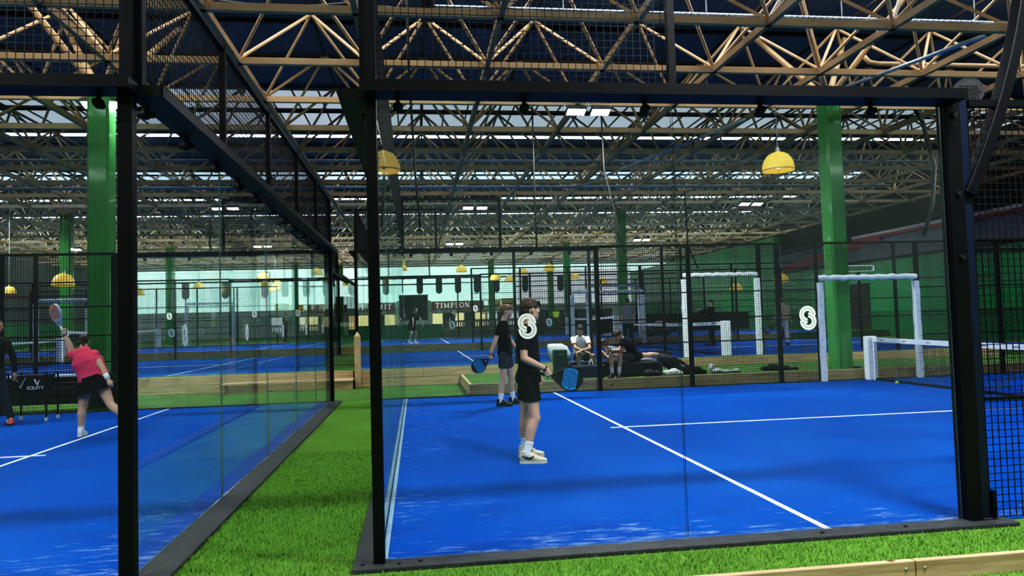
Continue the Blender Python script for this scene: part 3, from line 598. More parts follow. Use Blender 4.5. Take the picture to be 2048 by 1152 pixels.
for xa, xb, za, zb_, lab in ((5.1, 5.95, 2.5, 3.0, 'yellow price board right of the maroon sign'), (6.0, 6.95, 2.6, 3.1, 'second yellow price board behind the rear player'),
                             (-7.6, -6.6, 2.3, 3.0, 'yellow board on the far wall seen through left glass'), (-6.3, -5.7, 2.3, 3.0, 'smaller yellow board beside another, seen through left glass')):
    t = thing('yellow_sign', lab, 'sign', (fx((xa + xb) / 2), YF - .2, fz(2.7)))
    mb = MB(); mb.bbox(fx(xa), fx(xb), YF - .22, YF - .08, fz(za), fz(zb_), .03); mb.build('board', M['yellow'], t)
    mb = MB(); mb.box(fx(xa) + .15, fx(xb) - .25, YF - .235, YF - .22, fz(za) + .12, fz(za) + .24); mb.build('print', M['shopdark'], t)

# charcoal round-ended panels hung in a row in front of the far wall
hp = None
for i, u in enumerate((-13.5, -11.2, -8.9, -4.1, -1.2, .5, 1.7, 2.9, 4.1, 5.35, 7.2, 9.5)):
    x = .26 + (u - .26) * 1.2; y = 50.0; z = 4.45
    mb = MB(); pr = []
    w, h = .24, .46
    ring = [(w * math.cos(a), -h + w * math.sin(a)) for a in [math.pi + math.pi * k / 10 for k in range(11)]] + [(w, h), (-w, h)]
    vs = [(x + px, y + dy, z + pz) for dy in (-.05, .05) for px, pz in ring]; n = len(ring)
    mb.add(vs, [tuple(range(n - 1, -1, -1)), tuple(range(n, 2 * n))] + [(k, (k + 1) % n, n + (k + 1) % n, n + k) for k in range(n)])
    o = mb.build('hanging_baffle', M['hang']); tag(o, 'charcoal round-ended panel hung from the dark rail before the far wall', 'panel', 'charcoal panels hung in a row')
mb = MB(); mb.box(XW0 + 1, XW1, 49.95, 50.05, 4.9, 5.0); tag(mb.build('hanging_rail', M['dark']), 'long dark rail carrying the charcoal panels before the far wall', 'rail')

# planter wall with a picket fence, behind the third row of courts
t = thing('planter_wall', 'low brown board wall across the hall behind the farthest courts', 'wall', (2, 36.5, z3))
mb = MB()
for k in range(3): mb.box(-3, 9, 36.5, 36.6, z3 + .13 * k, z3 + .13 * k + .122)
mb.build('board', M['greyboard'], t)
mb = MB(); mb.box(-3, 9, 36.44, 36.64, z3 + .39, z3 + .43); mb.build('cap_rail', M['timber'], t)
t = thing('picket_fence', 'low picket fence standing on the brown board wall', 'fence', (4, 36.55, z3 + .43))
mb = MB(); x = 1.9
while x < 8.9:
    mb.box(x, x + .075, 36.53, 36.56, z3 + .43, z3 + .92); x += .135
mb.build('slat_panel', M['wood'], t)
mb = MB(); mb.box(1.85, 8.95, 36.56, 36.6, z3 + .86, z3 + .95); mb.box(1.85, 8.95, 36.56, 36.6, z3 + .47, z3 + .53); mb.build('rail', M['wood'], t)
mb = MB(); mb.box(-3, 1.7, 36.3, 36.36, z3, z3 + .8); tag(mb.build('green_screen', M['greenfoot']), 'dark green windscreen at the back of the far court', 'screen')
mb = MB(); mb.box(9.5, 20, 36.3, 36.36, z3, z3 + 1.0); tag(mb.build('dark_screen', M['darkwall']), 'dark windscreen at the back right of the far court', 'screen')

# timber retaining walls between the terraces
def retaining(y, z0, z1, xa, xb, label, rows, gap=None):
    t = thing('timber_retaining_wall', label, 'retaining wall', ((xa + xb) / 2, y, z0)); h = (z1 - z0) / rows
    for r in range(rows):
        x = xa - (r % 2) * .9
        while x < xb:
            b = min(x + 2.4, xb)
            if b > xa:
                mb = MB(); mb.bbox(max(x, xa) + .003, b - .003, y - .05, y, z0 + r * h + .003, z0 + (r + 1) * h - .003, .006); mb.build('board', M['timber'], t)
            x += 2.4
retaining(13.2, 0, z2 + .02, -16, -1.28, 'two-board timber wall at the left behind the front courts, ending at the post', 2)
retaining(13.2, 0, z2 + .02, -1.1, 16, 'two-board timber wall behind the benches and the right front court', 2)
retaining(24.2, z2, z3 + .02, -18, 16, 'low timber wall between the middle and the farthest courts', 1)
mb = MB(); mb.bbox(-1.24, -1.1, 13.02, 13.2, 0, 1.25, .012)
vs = len(mb.v); mb.add([(-1.24, 13.02, 1.24), (-1.1, 13.02, 1.24), (-1.1, 13.2, 1.24), (-1.24, 13.2, 1.24), (-1.17, 13.11, 1.36)], [(0, 1, 4), (1, 2, 4), (2, 3, 4), (3, 0, 4)])
tag(mb.build('timber_post', M['timber']), 'pale pointed timber post at the end of the alley wall', 'post')
t = thing('timber_step', 'long pale timber step against the wall at the end of the alley', 'step', (-2.6, 12.8, 0))
mb = MB(); mb.bbox(-4.2, -1.26, 12.62, 13.14, .2, .245, .008); mb.build('tread', M['timber'], t)
mb = MB(); mb.bbox(-4.2, -1.26, 12.66, 12.71, .0, .2, .006); mb.build('riser', M['timber'], t)
# raised turf platform behind the right court
t = thing('turf_platform', 'raised turf platform with a timber edge under the benches', 'platform', (6, 11.6, 0))
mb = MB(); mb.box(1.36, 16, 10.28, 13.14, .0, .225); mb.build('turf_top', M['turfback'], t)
x = 1.3
while x < 16:
    mb = MB(); mb.bbox(x, x + 2.39, 10.22, 10.28, 0, .228, .006); mb.build('edge_board', M['timber'], t); x += 2.4
mb = MB(); mb.bbox(1.30, 1.36, 10.28, 13.14, 0, .228, .006); mb.build('edge_board', M['timber'], t)
# timber edging in front of the courts
t = thing('timber_edging', 'pale timber edging board along the turf at the bottom of the picture', 'edging', (3, -.6, -.1))
for a, b in ((-6, -2.4), (-2.4, .0), (.0, 3.14), (3.143, 6.4)):
    mb = MB(); mb.bbox(a + .002, b - .002, -.665, -.62, -.12, .012, .005); mb.build('board', M['timber'], t)
for x in (3.08, 3.2):
    mb = MB(); mb.ball((x, -.668, -.03), .009, .005, .009, n=8, m=5); mb.build('screw', M['steel'], t)
# black slatted box wall behind the left court
t = thing('black_slat_wall', 'low black slatted wall behind the fence of the left court', 'wall', (-6.4, 10.5, 0))
mb = MB()
for k in range(5): mb.box(-9.5, -5.3, 10.45, 10.5, .14 + k * .105, .14 + k * .105 + .098)
mb.build('slat', M['tarp'], t)
mb = MB(); mb.box(-9.5, -5.3, 10.42, 10.75, .665, .70); mb.build('cap', M['white'], t)

# short grass blades on the nearest turf
def blades(x0, x1, y0, y1, z, n, name):
    mb = MB(); r = random.Random(3)
    for _ in range(n):
        x, y = r.uniform(x0, x1), r.uniform(y0, y1); a = r.uniform(0, 6.283); h = r.uniform(.012, .03); w = .0022
        l = r.uniform(.2, 1.1) * h; dx, dy = math.cos(a), math.sin(a)
        mb.v += [(x - dy * w, y + dx * w, z), (x + dy * w, y - dx * w, z), (x + dx * l, y + dy * l, z + h)]
        k = len(mb.v); mb.f.append((k - 3, k - 2, k - 1))
    o = mb.build(name, M['blade'], None, recalc=False)
    return tag(o, None, 'grass', None, 'stuff')
o = blades(-1.24, -.17, -.17, 4.2, 0, 34000, 'grass'); o['label'] = 'short green turf pile in the alley between the two courts'
o = blades(-1.24, 6.0, -.62, -.19, 0, 26000, 'grass'); o['label'] = 'strip of green turf pile in front of the right court glass'
o = blades(1.2, 6.0, -1.2, -.67, -.10, 12000, 'grass'); o['label'] = 'green turf pile below the timber edging board'
# ------------------------------------------------------------------ padel courts
def emblem_mb():
    """double-line interlocked S, about .12 x .155 m, in the x-z plane"""
    mb = MB(); S = .0000 + 1 / 3430.0
    def ring(cx, cz, r0, r1, a0, a1, flip):
        n = max(6, int(abs(a1 - a0) / 9)); base = len(mb.v)
        for i in range(n + 1):
            a = math.radians(a0 + (a1 - a0) * i / n)
            for r in (r0, r1):
                x, z = cx + r * math.cos(a), cz + r * math.sin(a)
                if flip: x, z = -x, -z
                mb.v.append((x * S, 0, z * S))
        for i in range(n): mb.f.append((base + 2 * i, base + 2 * i + 1, base + 2 * i + 3, base + 2 * i + 2))
    for flip in (False, True):
        ring(-7, 78, 152, 207, -6, 268, flip)       # outer line
        ring(-7, 78, 86, 141, 14, 268, flip)        # inner line
    return mb
EMB = emblem_mb().build('emblem', M['emblem'], None, recalc=False).data
bpy.data.objects.remove(bpy.data.objects['emblem'])

def emblem(parent, x, y, z, ax, s=1.0):
    o = bpy.data.objects.new('emblem', EMB); COL.objects.link(o)
    o.parent = parent; o.matrix_parent_inverse = parent_inv(parent)
    o.location = (x, y, z); o.scale = (s, s, s); o.rotation_euler = (0, 0, math.pi / 2 if ax == 'y' else 0)
    return o

def clamp(mb, p, out):
    x, y, z = p; ox, oy = out
    mb.box(x - .012, x + .012, y - .012, y + .012, z - .03, z)
    mb.ball((x, y, z - .055), .034, .034, .034, n=10, m=6)
    mb.tube((x - ox * .05, y - oy * .05, z - .055), (x + ox * .05, y + oy * .05, z - .055), .022, n=10)

def glass_run(name, label, p0, p1, z, panels, out, beam=True, upper=None, emb=True, gm='glass', detail=True, endposts=(True, True), postw=.07, emb_s=1.0, tall=3.0):
    """a run of 3 m glass panels from p0 to p1 with a beam on top and wire mesh above (upper = how much of the run)"""
    p0, p1 = V((*p0, z)), V((*p1, z)); d = p1 - p0; L_ = d.length; d.normalize(); n = V((out[0], out[1], 0))
    t = thing(name, label, 'glass wall', tuple((p0 + p1) / 2)); ax = 'x' if abs(d.x) > .5 else 'y'
    w = L_ / panels
    for k in range(panels):
        a, b = p0 + d * (k * w + .006), p0 + d * ((k + 1) * w - .006)
        mb = MB(); vs = [q + n * s_ + V((0, 0, zz)) for s_ in (-.006, .006) for q, zz in ((a, .03), (b, .03), (b, tall - .05), (a, tall - .05))]
        mb.add(vs, [(0, 1, 2, 3), (7, 6, 5, 4), (0, 4, 5, 1), (1, 5, 6, 2), (2, 6, 7, 3), (3, 7, 4, 0)])
        o = mb.build('glass_panel', M[gm], t)
        o.data.materials.append(M['glass_edge'])
        for p in o.data.polygons:
            if p.area < .06: p.material_index = 1
        if emb:
            c = (a + b) / 2 + n * .009 - d * (.085 if (k == 1 and name == 'front_glass_wall') else .03); emblem(o, c.x, c.y, z + 1.455, ax, emb_s)
    if beam:
        mb = MB(); a, b = p0 - d * .06 + V((0, 0, tall - .03)) + n * .095, p1 + d * .06 + V((0, 0, tall - .03)) + n * .095
        mb.bar(a, b, .20, .068, caps=True); mb.bar(a + n * .10 + V((0, 0, .0)), b + n * .10 + V((0, 0, .0)), .012, .072); o_ = mb.build('top_beam', M['black'], t)
    for k, e in enumerate(endposts):
        if e:
            q = p0 if k == 0 else p1
            mb = MB(); c = q + n * .045
            mb.bbox(c.x - postw / 2, c.x + postw / 2, c.y - postw / 2, c.y + postw / 2, z, z + tall - .06, .006); mb.build('post', M['black'], t)
    if detail:
        for k in range(int(L_ / .82) + 1):
            q = p0 + d * min(L_ - .14, .17 + k * .82)
            mb = MB(); clamp(mb, tuple(q + n * .02 + V((0, 0, tall - .06))), (n.x, n.y)); mb.build('glass_clamp', M['rubber'], t, True)
    if upper:
        o = MB(); o.grid_wires(p0 + V((0, 0, tall + .01)) + n * .0, d, V((0, 0, 1)), upper, 1.0, .05, .0045); o.build('wire_mesh', M['wire'], t)
        k = 0
        while k * 2.0 <= upper + .01:
            q = p0 + d * (k * 2.0) + n * .035; mb = MB(); mb.bar(q + V((0, 0, tall)), q + V((0, 0, tall + 1.06)), .05 if k else .07, .05 if k else .07); mb.build('mesh_post', M['black'], t); k += 1
        q = p0 + n * .03; mb = MB(); mb.bar(q + V((0, 0, tall + 1.03)), q + d * upper + V((0, 0, tall + 1.03)), .045, .045); mb.build('mesh_rail', M['black'], t)
    return t

def mesh_run(name, label, y, xa, xb, z, gate=None, h=3.0, pitch=.05, t_=.0045, postw=.07, rails=(.95, 1.45, 2.0), first=True):
    t = thing(name, label, 'mesh fence', ((xa + xb) / 2, y, z)); sgn = 1 if xb > xa else -1
    segs = [(xa, xb)] if not gate else [(xa, gate[0]), (gate[1], xb)]
    for a, b in segs:
        lo, hi = min(a, b), max(a, b)
        if hi - lo < .05: continue
        mb = MB(); mb.grid_wires((lo, y, z + .03), V((1, 0, 0)), V((0, 0, 1)), hi - lo, h - .05, pitch, t_); mb.build('wire_mesh', M['wire'], t)
        x = a; k = 0
        while (x - b) * sgn < .01:
            if k or first or a != xa:
                mb = MB(); mb.box(x - postw / 2, x + postw / 2, y - .03, y + .04, z, z + h + .02); mb.build('post', M['black'], t)
            k += 1; x = a + sgn * 2.0 * k
        mb = MB()
        for r in rails: mb.box(lo, hi, y - .012, y + .012, z + r - .012, z + r + .012)
        mb.build('rail', M['black'], t)
    mb = MB(); mb.box(min(xa, xb), max(xa, xb), y - .025, y + .025, z + h - .02, z + h + .03); mb.build('top_rail', M['black'], t)
    if gate:
        mb = MB(); lo, hi = min(gate), max(gate); mb.grid_wires((lo, y, z + 2.22), V((1, 0, 0)), V((0, 0, 1)), hi - lo, h - 2.24, pitch, t_); mb.build('wire_mesh', M['wire'], t)
    return t

def pad_marks(mb, x0, x1, y, z0, z1, n, rnd):
    for k in range(n):
        z = z0 + (z1 - z0) * (k + .5) / n; w = rnd.uniform(.02, .05); x = rnd.uniform(x0 + .01, x1 - w - .01)
        mb.bar((x, y, z), (x + w, y, z + rnd.uniform(-.012, .012)), .004, .012)

def gate_frame(label, y, xa, xb, z, h=2.2, w=.13):
    t = thing('padded_gate_frame', label, 'gate frame', ((xa + xb) / 2, y, z)); rnd = random.Random(int(abs(xa) * 10))
    for x in (xa, xb):
        mb = MB(); mb.loft([((x, y, z + .01), V((1, 0, 0)), V((0, 1, 0)), w / 2, w / 2)] + [((x + .006 * math.sin(k * 2.1), y, z + .02 + (h - .08) * k / 8), V((1, 0, 0)), V((0, 1, 0)), w / 2 * (1 + .04 * (k % 2)), w / 2) for k in range(9)], n=16, pw=4)
        mk = MB(); pad_marks(mk, x - w / 2, x + w / 2, y - w / 2 - .001, z + .1, z + h - .1, 11, rnd); multi('post_pad', [(mb, M['pad']), (mk, M['mark'])], t)
        mb = MB(); mb.box(x - .03 + (-.05 if x == xa else .05), x + .03 + (-.05 if x == xa else .05), y + .01, y + .06, z, z + 3.0); mb.build('post', M['black'], t)
    mb = MB(); k = 10
    mb.path([(xa - .02 + (xb - xa + .04) * i / (2 * k), y, z + h + .04 + .012 * math.sin(i * 2.2)) for i in range(2 * k + 1)], [.058 + .008 * (i % 2) for i in range(2 * k + 1)], 12)
    mb.build('top_pad', M['pad'], t, True)
    return t

def net(label, x, y0, y1, z, pitch=.045):
    t = thing('court_net', label, 'net', (x, (y0 + y1) / 2, z)); rnd = random.Random(int(x * 7 + y0))
    L_ = y1 - y0; zt = lambda y: .90 - .05 * math.sin(math.pi * (y - y0) / L_)
    mb = MB(); n = int(L_ / pitch)
    for i in range(n + 1):
        y = y0 + .1 + (L_ - .2) * i / n; mb.bar((x, y, z + .02), (x, y, z + zt(y) - .05), .005, .005, up=(1, 0, 0), caps=False)
    k = int(.86 / pitch)
    for i in range(k + 1):
        f = i / k; pts = [(x, y0 + .1 + (L_ - .2) * j / 10) for j in range(11)]
        for a, b in zip(pts, pts[1:]): mb.bar((x, a[1], z + .02 + (zt(a[1]) - .07) * f), (x, b[1], z + .02 + (zt(b[1]) - .07) * f), .005, .005, caps=False)
    mb.build('net_mesh', M['wire'], t)
    mb = MB(); pts = [y0 + .08 + (L_ - .16) * j / 20 for j in range(21)]
    for a, b in zip(pts, pts[1:]): mb.bar((x, a, z + zt(a) - .02), (x, b, z + zt(b) - .02), .03, .095)
    bnd = mb; mk = MB()
    for j in range(14):
        y = y0 + .5 + (L_ - 1) * j / 13; mk.box(x - .018, x - .0155, y, y + .12, z + zt(y) - .03, z + zt(y) - .012)
    multi('top_band', [(bnd, M['pad']), (mk, M['mark'])], t)
    for y in (y0 + .12, y1 - .12):
        mb = MB(); mb.box(x - .012, x + .012, y - .025, y + .025, z, z + .85); mb.build('side_band', M['pad'], t)
    mb = MB(); mb.box(x - .008, x + .008, y0 + .1, y1 - .1, z + .005, z + .05); mb.build('bottom_band', M['wire'], t)
    for y in (y0, y1):
        mb = MB(); mb.bbox(x - .11, x + .11, y - .09, y + .09, z + .0, z + .95, .025)
        mk = MB(); pad_marks(mk, x - .1, x + .1, y - .091, z + .1, z + .9, 7, rnd); multi('post_pad', [(mb, M['pad']), (mk, M['mark'])], t)
    return t

def surface(i, x0, y0, z, sg, nx=20.0):
    """carpet plus lines, the back wall at x0 and the court running 20 m along sg"""
    mb = MB(); lo, hi = min(0, sg * nx), max(0, sg * nx); mb.box(lo, hi, 0, 10, -.02, .004)
    o = mb.build('floor_court_carpet', COURT[i]); o.location = (x0, y0, z); tag(o, kind='structure')
    for a, b, c, d, mm in ((3.0, 3.05, .0, 10, 'line'), (16.95, 17.0, 0, 10, 'line'), (2.85, 17.15, 4.975, 5.025, 'line')):
        mb = MB(); mb.box(min(sg * a, sg * b), max(sg * a, sg * b), c, d, .002, .0095 if c > 1 else .008); q = mb.build('floor_court_line', M[mm]); q.location = (x0, y0, z); tag(q, kind='structure')
    return o
COURT = [court_mat('blue_court_carpet_%d' % k, s) for k, s in enumerate((.0, 3.7, 8.1, 5.5, 2.2, 6.4))]
XB = -1.46
surface(0, 0, 0, 0, 1); surface(1, XB, 0, 0, -1)
surface(2, -1.2, 13.9, z2, 1); surface(3, -2.75, 13.9, z2, -1)
surface(4, -1.5, 24.5, z3, 1); surface(5, -3.0, 24.5, z3, -1)
mb = MB(); mb.box(.012, .045, .05, 9.95, .005, .012); struct('floor_glass_joint', mb, M['linefade'])

# kerbs outside the glass
mb = MB(); mb.bbox(-.16, 4.3, -.16, 0.0, -.02, .028, .008); struct('trim_kerb_right_front', mb, M['kerb'])
mb = MB(); mb.bbox(-.16, 0.0, -.0, 10.0, -.02, .026, .008); struct('trim_kerb_right_side', mb, M['kerb'])
mb = MB(); mb.bbox(XB, XB + .22, -.16, 10.02, -.02, .028, .008); struct('trim_kerb_left_side', mb, M['kerb'])
mb = MB(); mb.bbox(-8, XB + .2, -.16, -.005, -.02, .027, .008); struct('trim_kerb_left_front', mb, M['kerb'])
mb = MB(); mb.box(0, 16, 10.0, 10.05, -.02, .03); mb.box(-16, XB, 10.0, 10.05, -.02, .03); struct('trim_kerb_far', mb, M['kerb'])
mb = MB()
for p in ((-.1, -.08), (.12, -.1), (.25, -.08), (2.9, -.09), (3.5, -.09)): mb.tube((p[0], p[1], .028), (p[0], p[1], .036), .012, n=8)
struct('trim_kerb_bolts', mb, M['rubber'])

# right front court
glass_run('front_glass_wall', 'near glass wall of the right court, two tall panels under a black beam', (0, 0), (4, 0), 0, 2, (0, -1), upper=2.0, endposts=(True, False))
glass_run('back_glass_wall', 'glass end wall of the right court running along the alley', (0, .04), (0, 9.96), 0, 5, (-1, 0), upper=9.9, emb=False, endposts=(False, True))
glass_run('far_glass_wall', 'far glass panels of the right court behind the two standing players', (0, 10), (4, 10), 0, 2, (0, 1), upper=2.0, endposts=(False, False))
t = mesh_run('mesh_fence', 'black wire mesh fence along the far side of the right court', 10, 4, 16, 0, gate=(8.9, 11.28), postw=.085)
gate_frame('white padded gate frame at the far side of the right court', 9.97, 8.95, 11.22, 0)
net('tennis style net with white band across the right front court', 10.05, 0, 9.95, 0)
t = mesh_run('mesh_fence', 'nearest black wire mesh fence at the right edge, beyond the thick post', -.02, 4.2, 9, 0, postw=.07, rails=(.85, 1.9), first=False, h=2.95, t_=.0052)
mb = MB(); mb.bbox(4.0, 4.115, -.055, .045, .0, 2.985, .006); o = mb.build('post', M['black'], t)
mb = MB(); mb.bbox(4.118, 4.19, -.03, .065, .0, 2.99, .006); mb.build('post', M['navy'], t)
mb = MB(); mb.bbox(4.20, 4.225, -.05, .05, .0, .22, .008); mb.bbox(4.0, 4.23, -.075, -.055, 0, .03, .004); mb.build('foot_plate', M['black'], t)
mb = MB(); rg = []
for i in range(25):
    k_ = i / 24; zz = 2.30 + 3.6 * k_; xx = 4.16 + .62 * (1 - (1 - min(1, k_ / .62)) ** 1.9)
    k2 = min(1, k_ / .62); tx = .62 * 1.9 * (1 - k2) ** .9 / (.62 * 3.6); tv = V((tx, 0, 1)).normalized(); rg.append(((xx, -.015, zz), tv.cross(V((0, 1, 0))), V((0, 1, 0)), .042, .05))
mb.loft(rg, n=24, pw=9)
mb.build('curved_arm', M['black'], t)
for z_ in (2.86, 2.30, 1.85):
    mb = MB(); mb.tube((4.06, -.054, z_), (4.06, -.075, z_), .018, n=10); mb.build('bolt', M['rubber'], t)

# left front court (its end wall faces the alley)
glass_run('side_glass_wall', 'long glass end wall of the left court, five panels beside the turf alley', (XB, .04), (XB, 9.96), 0, 5, (1, 0), upper=10.0, endposts=(False, True))
glass_run('left_front_glass_wall', 'near glass wall of the left court at the picture edge', (XB, 0), (XB - 4, 0), 0, 2, (0, -1), upper=2.0, endposts=(True, False), postw=.085)
glass_run('left_far_glass_wall', 'far glass panels of the left court behind the alley-side glass', (XB, 10), (XB - 4, 10), 0, 2, (0, 1), upper=2.0, endposts=(False, False))
mesh_run('mesh_fence', 'black wire mesh fence behind the ball trolley and the player in pink', 10, XB - 4, XB - 10, 0, postw=.1)

# middle terrace
glass_run('middle_glass_wall', 'glass end wall of the middle right court by the alley', (-1.2, 13.94), (-1.2, 23.86), z2, 5, (-1, 0), upper=9.9, emb=False, gm='glassfar', detail=False, endposts=(True, True))
glass_run('middle_front_glass', 'near glass panels of the middle right court', (-1.2, 13.9), (2.8, 13.9), z2, 2, (0, -1), upper=2.0, gm='glassfar', detail=False, endposts=(False, False))
glass_run('middle_far_glass', 'far glass panels of the middle right court', (-1.2, 23.9), (2.8, 23.9), z2, 2, (0, 1), upper=2.0, gm='glassfar', detail=True, endposts=(False, True))
mesh_run('mesh_fence', 'wire mesh fence along the near side of the middle right court', 13.9, 2.8, 16.8, z2, gate=(7.35, 9.55), pitch=.06)
mesh_run('mesh_fence', 'wire mesh fence along the far side of the middle right court', 23.9, 2.8, 16.8, z2, gate=(6.5, 9.5), pitch=.08)
gate_frame('white padded gate frame at the near side of the middle right court', 13.87, 7.38, 9.45, z2, 2.15, .15)
gate_frame('white padded gate frame at the far side of the middle right court', 23.87, 6.5, 9.45, z2, 2.15, .15)
net('net across the middle right court behind the benches', 8.55, 13.98, 23.8, z2, .06)
glass_run('middle_left_glass', 'glass end wall of the middle left court by the alley', (-2.75, 13.94), (-2.75, 23.86), z2, 5, (1, 0), upper=9.9, emb=False, gm='glassfar', detail=False, endposts=(True, True))
glass_run('middle_left_front_glass', 'near glass panels of the middle left court', (-2.75, 13.9), (-6.75, 13.9), z2, 2, (0, -1), upper=2.0, gm='glassfar', detail=False, endposts=(False, True))
mesh_run('mesh_fence', 'wire mesh fence along the near side of the middle left court', 13.9, -6.75, -16.75, z2, pitch=.06)
mesh_run('mesh_fence', 'wire mesh fence along the far side of the middle left court', 23.9, -6.75, -18.75, z2, gate=(-11.5, -13.7), pitch=.08, first=True)
glass_run('middle_left_far_glass', 'far glass panels of the middle left court', (-2.75, 23.9), (-6.75, 23.9), z2, 2, (0, 1), upper=2.0, gm='glassfar', detail=False, endposts=(False, False))
gate_frame('white padded gate frame at the far side of the middle left court', 23.87, -11.6, -13.6, z2, 2.3, .17)
net('net across the middle left court beyond the player in pink', -12.75, 13.98, 23.8, z2, .08)

# far terrace
glass_run('upper_glass_wall', 'glass end wall of the farthest right court', (-1.5, 24.54), (-1.5, 34.46), z3, 5, (-1, 0), upper=9.9, emb=False, gm='glassfar', detail=False, endposts=(True, True))
glass_run('upper_far_glass', 'far glass panels of the farthest right court before the board wall', (-1.5, 34.5), (2.5, 34.5), z3, 2, (0, 1), upper=None, gm='glassfar', detail=False, endposts=(False, True), emb_s=1.5)
mesh_run('mesh_fence', 'wire mesh fence along the far side of the farthest right court', 34.5, 2.5, 16.5, z3, pitch=.1, t_=.006)
mesh_run('mesh_fence', 'wire mesh fence along the near side of the farthest right court', 24.5, 2.5, 16.5, z3, gate=(7.2, 9.6), pitch=.09)
gate_frame('white padded gate frame at the near side of the farthest right court', 24.47, 7.3, 9.5, z3, 2.15, .15)
net('net across the farthest right court', 8.5, 24.6, 34.4, z3, .1)
glass_run('upper_left_glass', 'glass end wall of the farthest left court', (-3.0, 24.54), (-3.0, 34.46), z3, 5, (1, 0), upper=None, emb=False, gm='glassfar', detail=False, endposts=(True, True))
mesh_run('mesh_fence', 'wire mesh fence along the far side of the farthest left court', 34.5, -7, -19, z3, pitch=.1, t_=.006)
gate_frame('white padded gate frame beside the farthest left court', 34.4, -11.5, -9.2, z3, 2.15, .17)
gate_frame('white padded gate frame farthest to the left on the top terrace', 34.4, -16.3, -14.2, z3, 2.15, .17)
net('net across the farthest left court', -12.9, 24.6, 34.4, z3, .1)
# ------------------------------------------------------------------ people
def nrm(v): return V(v).normalized()

def hand(mb, w, d, palm, s=1.0, curl=0.5, thumb_side=1, r=.0088):
    """palm, four fingers with two bends and a thumb; d runs wrist to knuckles, palm is the way the palm faces"""
    d = nrm(d); palm = V(palm); palm = nrm(palm - d * palm.dot(d)); side = d.cross(palm) * thumb_side
    L_ = .088 * s
    mb.loft([(w - d * .012 * s, side, palm, .024 * s, .019 * s), (w + d * .02 * s, side, palm, .034 * s, .019 * s), (w + d * .06 * s, side, palm, .043 * s, .016 * s), (w + d * L_, side, palm, .041 * s, .012 * s)], n=12)
    for k, (off, ln) in enumerate(((.031, .074), (.0105, .082), (-.0105, .076), (-.031, .060))):
        p = w + d * (L_ - .008 * s) + side * (off * s); dirn = d; ang = 0
        for seg, fr in ((0, .45), (1, .32), (2, .23)):
            ang += curl * (1.0 if seg == 0 else 1.15) * (1 + .06 * k)
            dirn = d * math.cos(ang) + palm * math.sin(ang)
            q = p + dirn * (ln * fr * s); rr = r * s * (1 - .09 * seg) * (.9 if k == 3 else 1)
            mb.capsule(p, q, rr, rr * .93, n=8, m=3); p = q
    p = w + d * .026 * s + side * (.026 * s); dd = nrm(d * .62 + side * .62 + palm * (.25 + .5 * curl))
    q = p + dd * .044 * s; mb.capsule(p, q, .0125 * s, .0105 * s, n=8, m=3)
    d2 = nrm(dd * .6 + d * .6 + palm * (.15 + .6 * curl) - side * .25 * curl); mb.capsule(q, q + d2 * .032 * s, .0102 * s, .0085 * s, n=8, m=3)

def shoe(name, a, t, parent, up, mm, solem, s=1.0, z0=None, swoosh=None):
    """shoe from ankle joint a to toe point t, with sole, laces"""
    f = V(t) - V(a); f.z = 0 if z0 is not None else f.z
    f.normalize(); u = V(up); u = nrm(u - f * u.dot(f)); sd = f.cross(u)
    base = V(a) - u * (.085 * s)
    if z0 is not None: base.z = z0
    heel = base - f * (.065 * s)
    R = lambda x, zc, rx, rz, sh=0: (heel + f * (x * s) + u * (zc * s) + sd * (sh * s), sd, u, rx * s, rz * s)
    up_mb = MB()
    up_mb.loft([R(-.004, .064, .024, .036), R(.012, .068, .036, .054), R(.06, .072, .040, .060), R(.10, .068, .041, .056), R(.14, .058, .045, .042), R(.19, .044, .049, .028), R(.24, .038, .046, .021), R(.272, .034, .030, .014), R(.28, .03, .012, .006)], n=16, pw=2.5)
    up_mb.loft([(heel + f * (.05 * s) + u * (.07 * s), sd, f, .040 * s, .052 * s), (heel + f * (.052 * s) + u * (.112 * s), sd, f, .043 * s, .055 * s), (heel + f * (.054 * s) + u * (.128 * s), sd, f, .044 * s, .056 * s)], n=16)
    sh = remesh(up_mb, name, mm, parent, .006, 4)
    so = MB(); ol = [(0, .026), (.03, .036), (.08, .037), (.13, .040), (.19, .049), (.24, .047), (.272, .033), (.288, .012)]
    pts = [(x - .008, y) for x, y in ol] + [(x - .008, -y) for x, y in reversed(ol)]
    vs = [heel + f * (x * s) + sd * (y * s * 1.06) + u * zz * s for zz in (0, .027) for x, y in pts]; n = len(pts)
    so.add(vs, [tuple(range(n - 1, -1, -1)), tuple(range(n, 2 * n))] + [(k, (k + 1) % n, n + (k + 1) % n, n + k) for k in range(n)])
    so.build('sole', solem, sh)
    la = MB()
    for k in range(4):
        x = .105 + k * .022; zc = .128 - k * .0135
        la.path([heel + f * (x * s) + sd * (j * .024 * s) + u * ((zc + .004 - abs(j) * .012) * s) for j in (-1, -.5, 0, .5, 1)], .004 * s, 6)
    la.build('lace', M['lace'], sh)
    if swoosh is not None:
        mbs = MB(); q = -sd if swoosh < 0 else sd
        prof = [(.02, .082, .006), (.05, .066, .011), (.085, .055, .014), (.115, .060, .015), (.135, .075, .010), (.145, .088, .003)]
        for (x0_, h0, w0), (x1_, h1, w1) in zip(prof, prof[1:]):
            off = lambda x: .0415 + .008 * max(0, (x - .08) / .07)
            vs = [heel + f * (x * s) + u * ((h + k * w) * s) + q * (o_ * s) for x, h, w in ((x0_, h0, w0), (x1_, h1, w1)) for k in (-.7, .7) for o_ in (off(x) - .006, off(x) + .0045)]
            mbs.add(vs, [(0, 1, 3, 2), (4, 6, 7, 5), (1, 5, 7, 3), (0, 2, 6, 4), (2, 3, 7, 6), (0, 4, 5, 1)])
        mbs.build('logo', M['kshoe'], sh)
    return sh

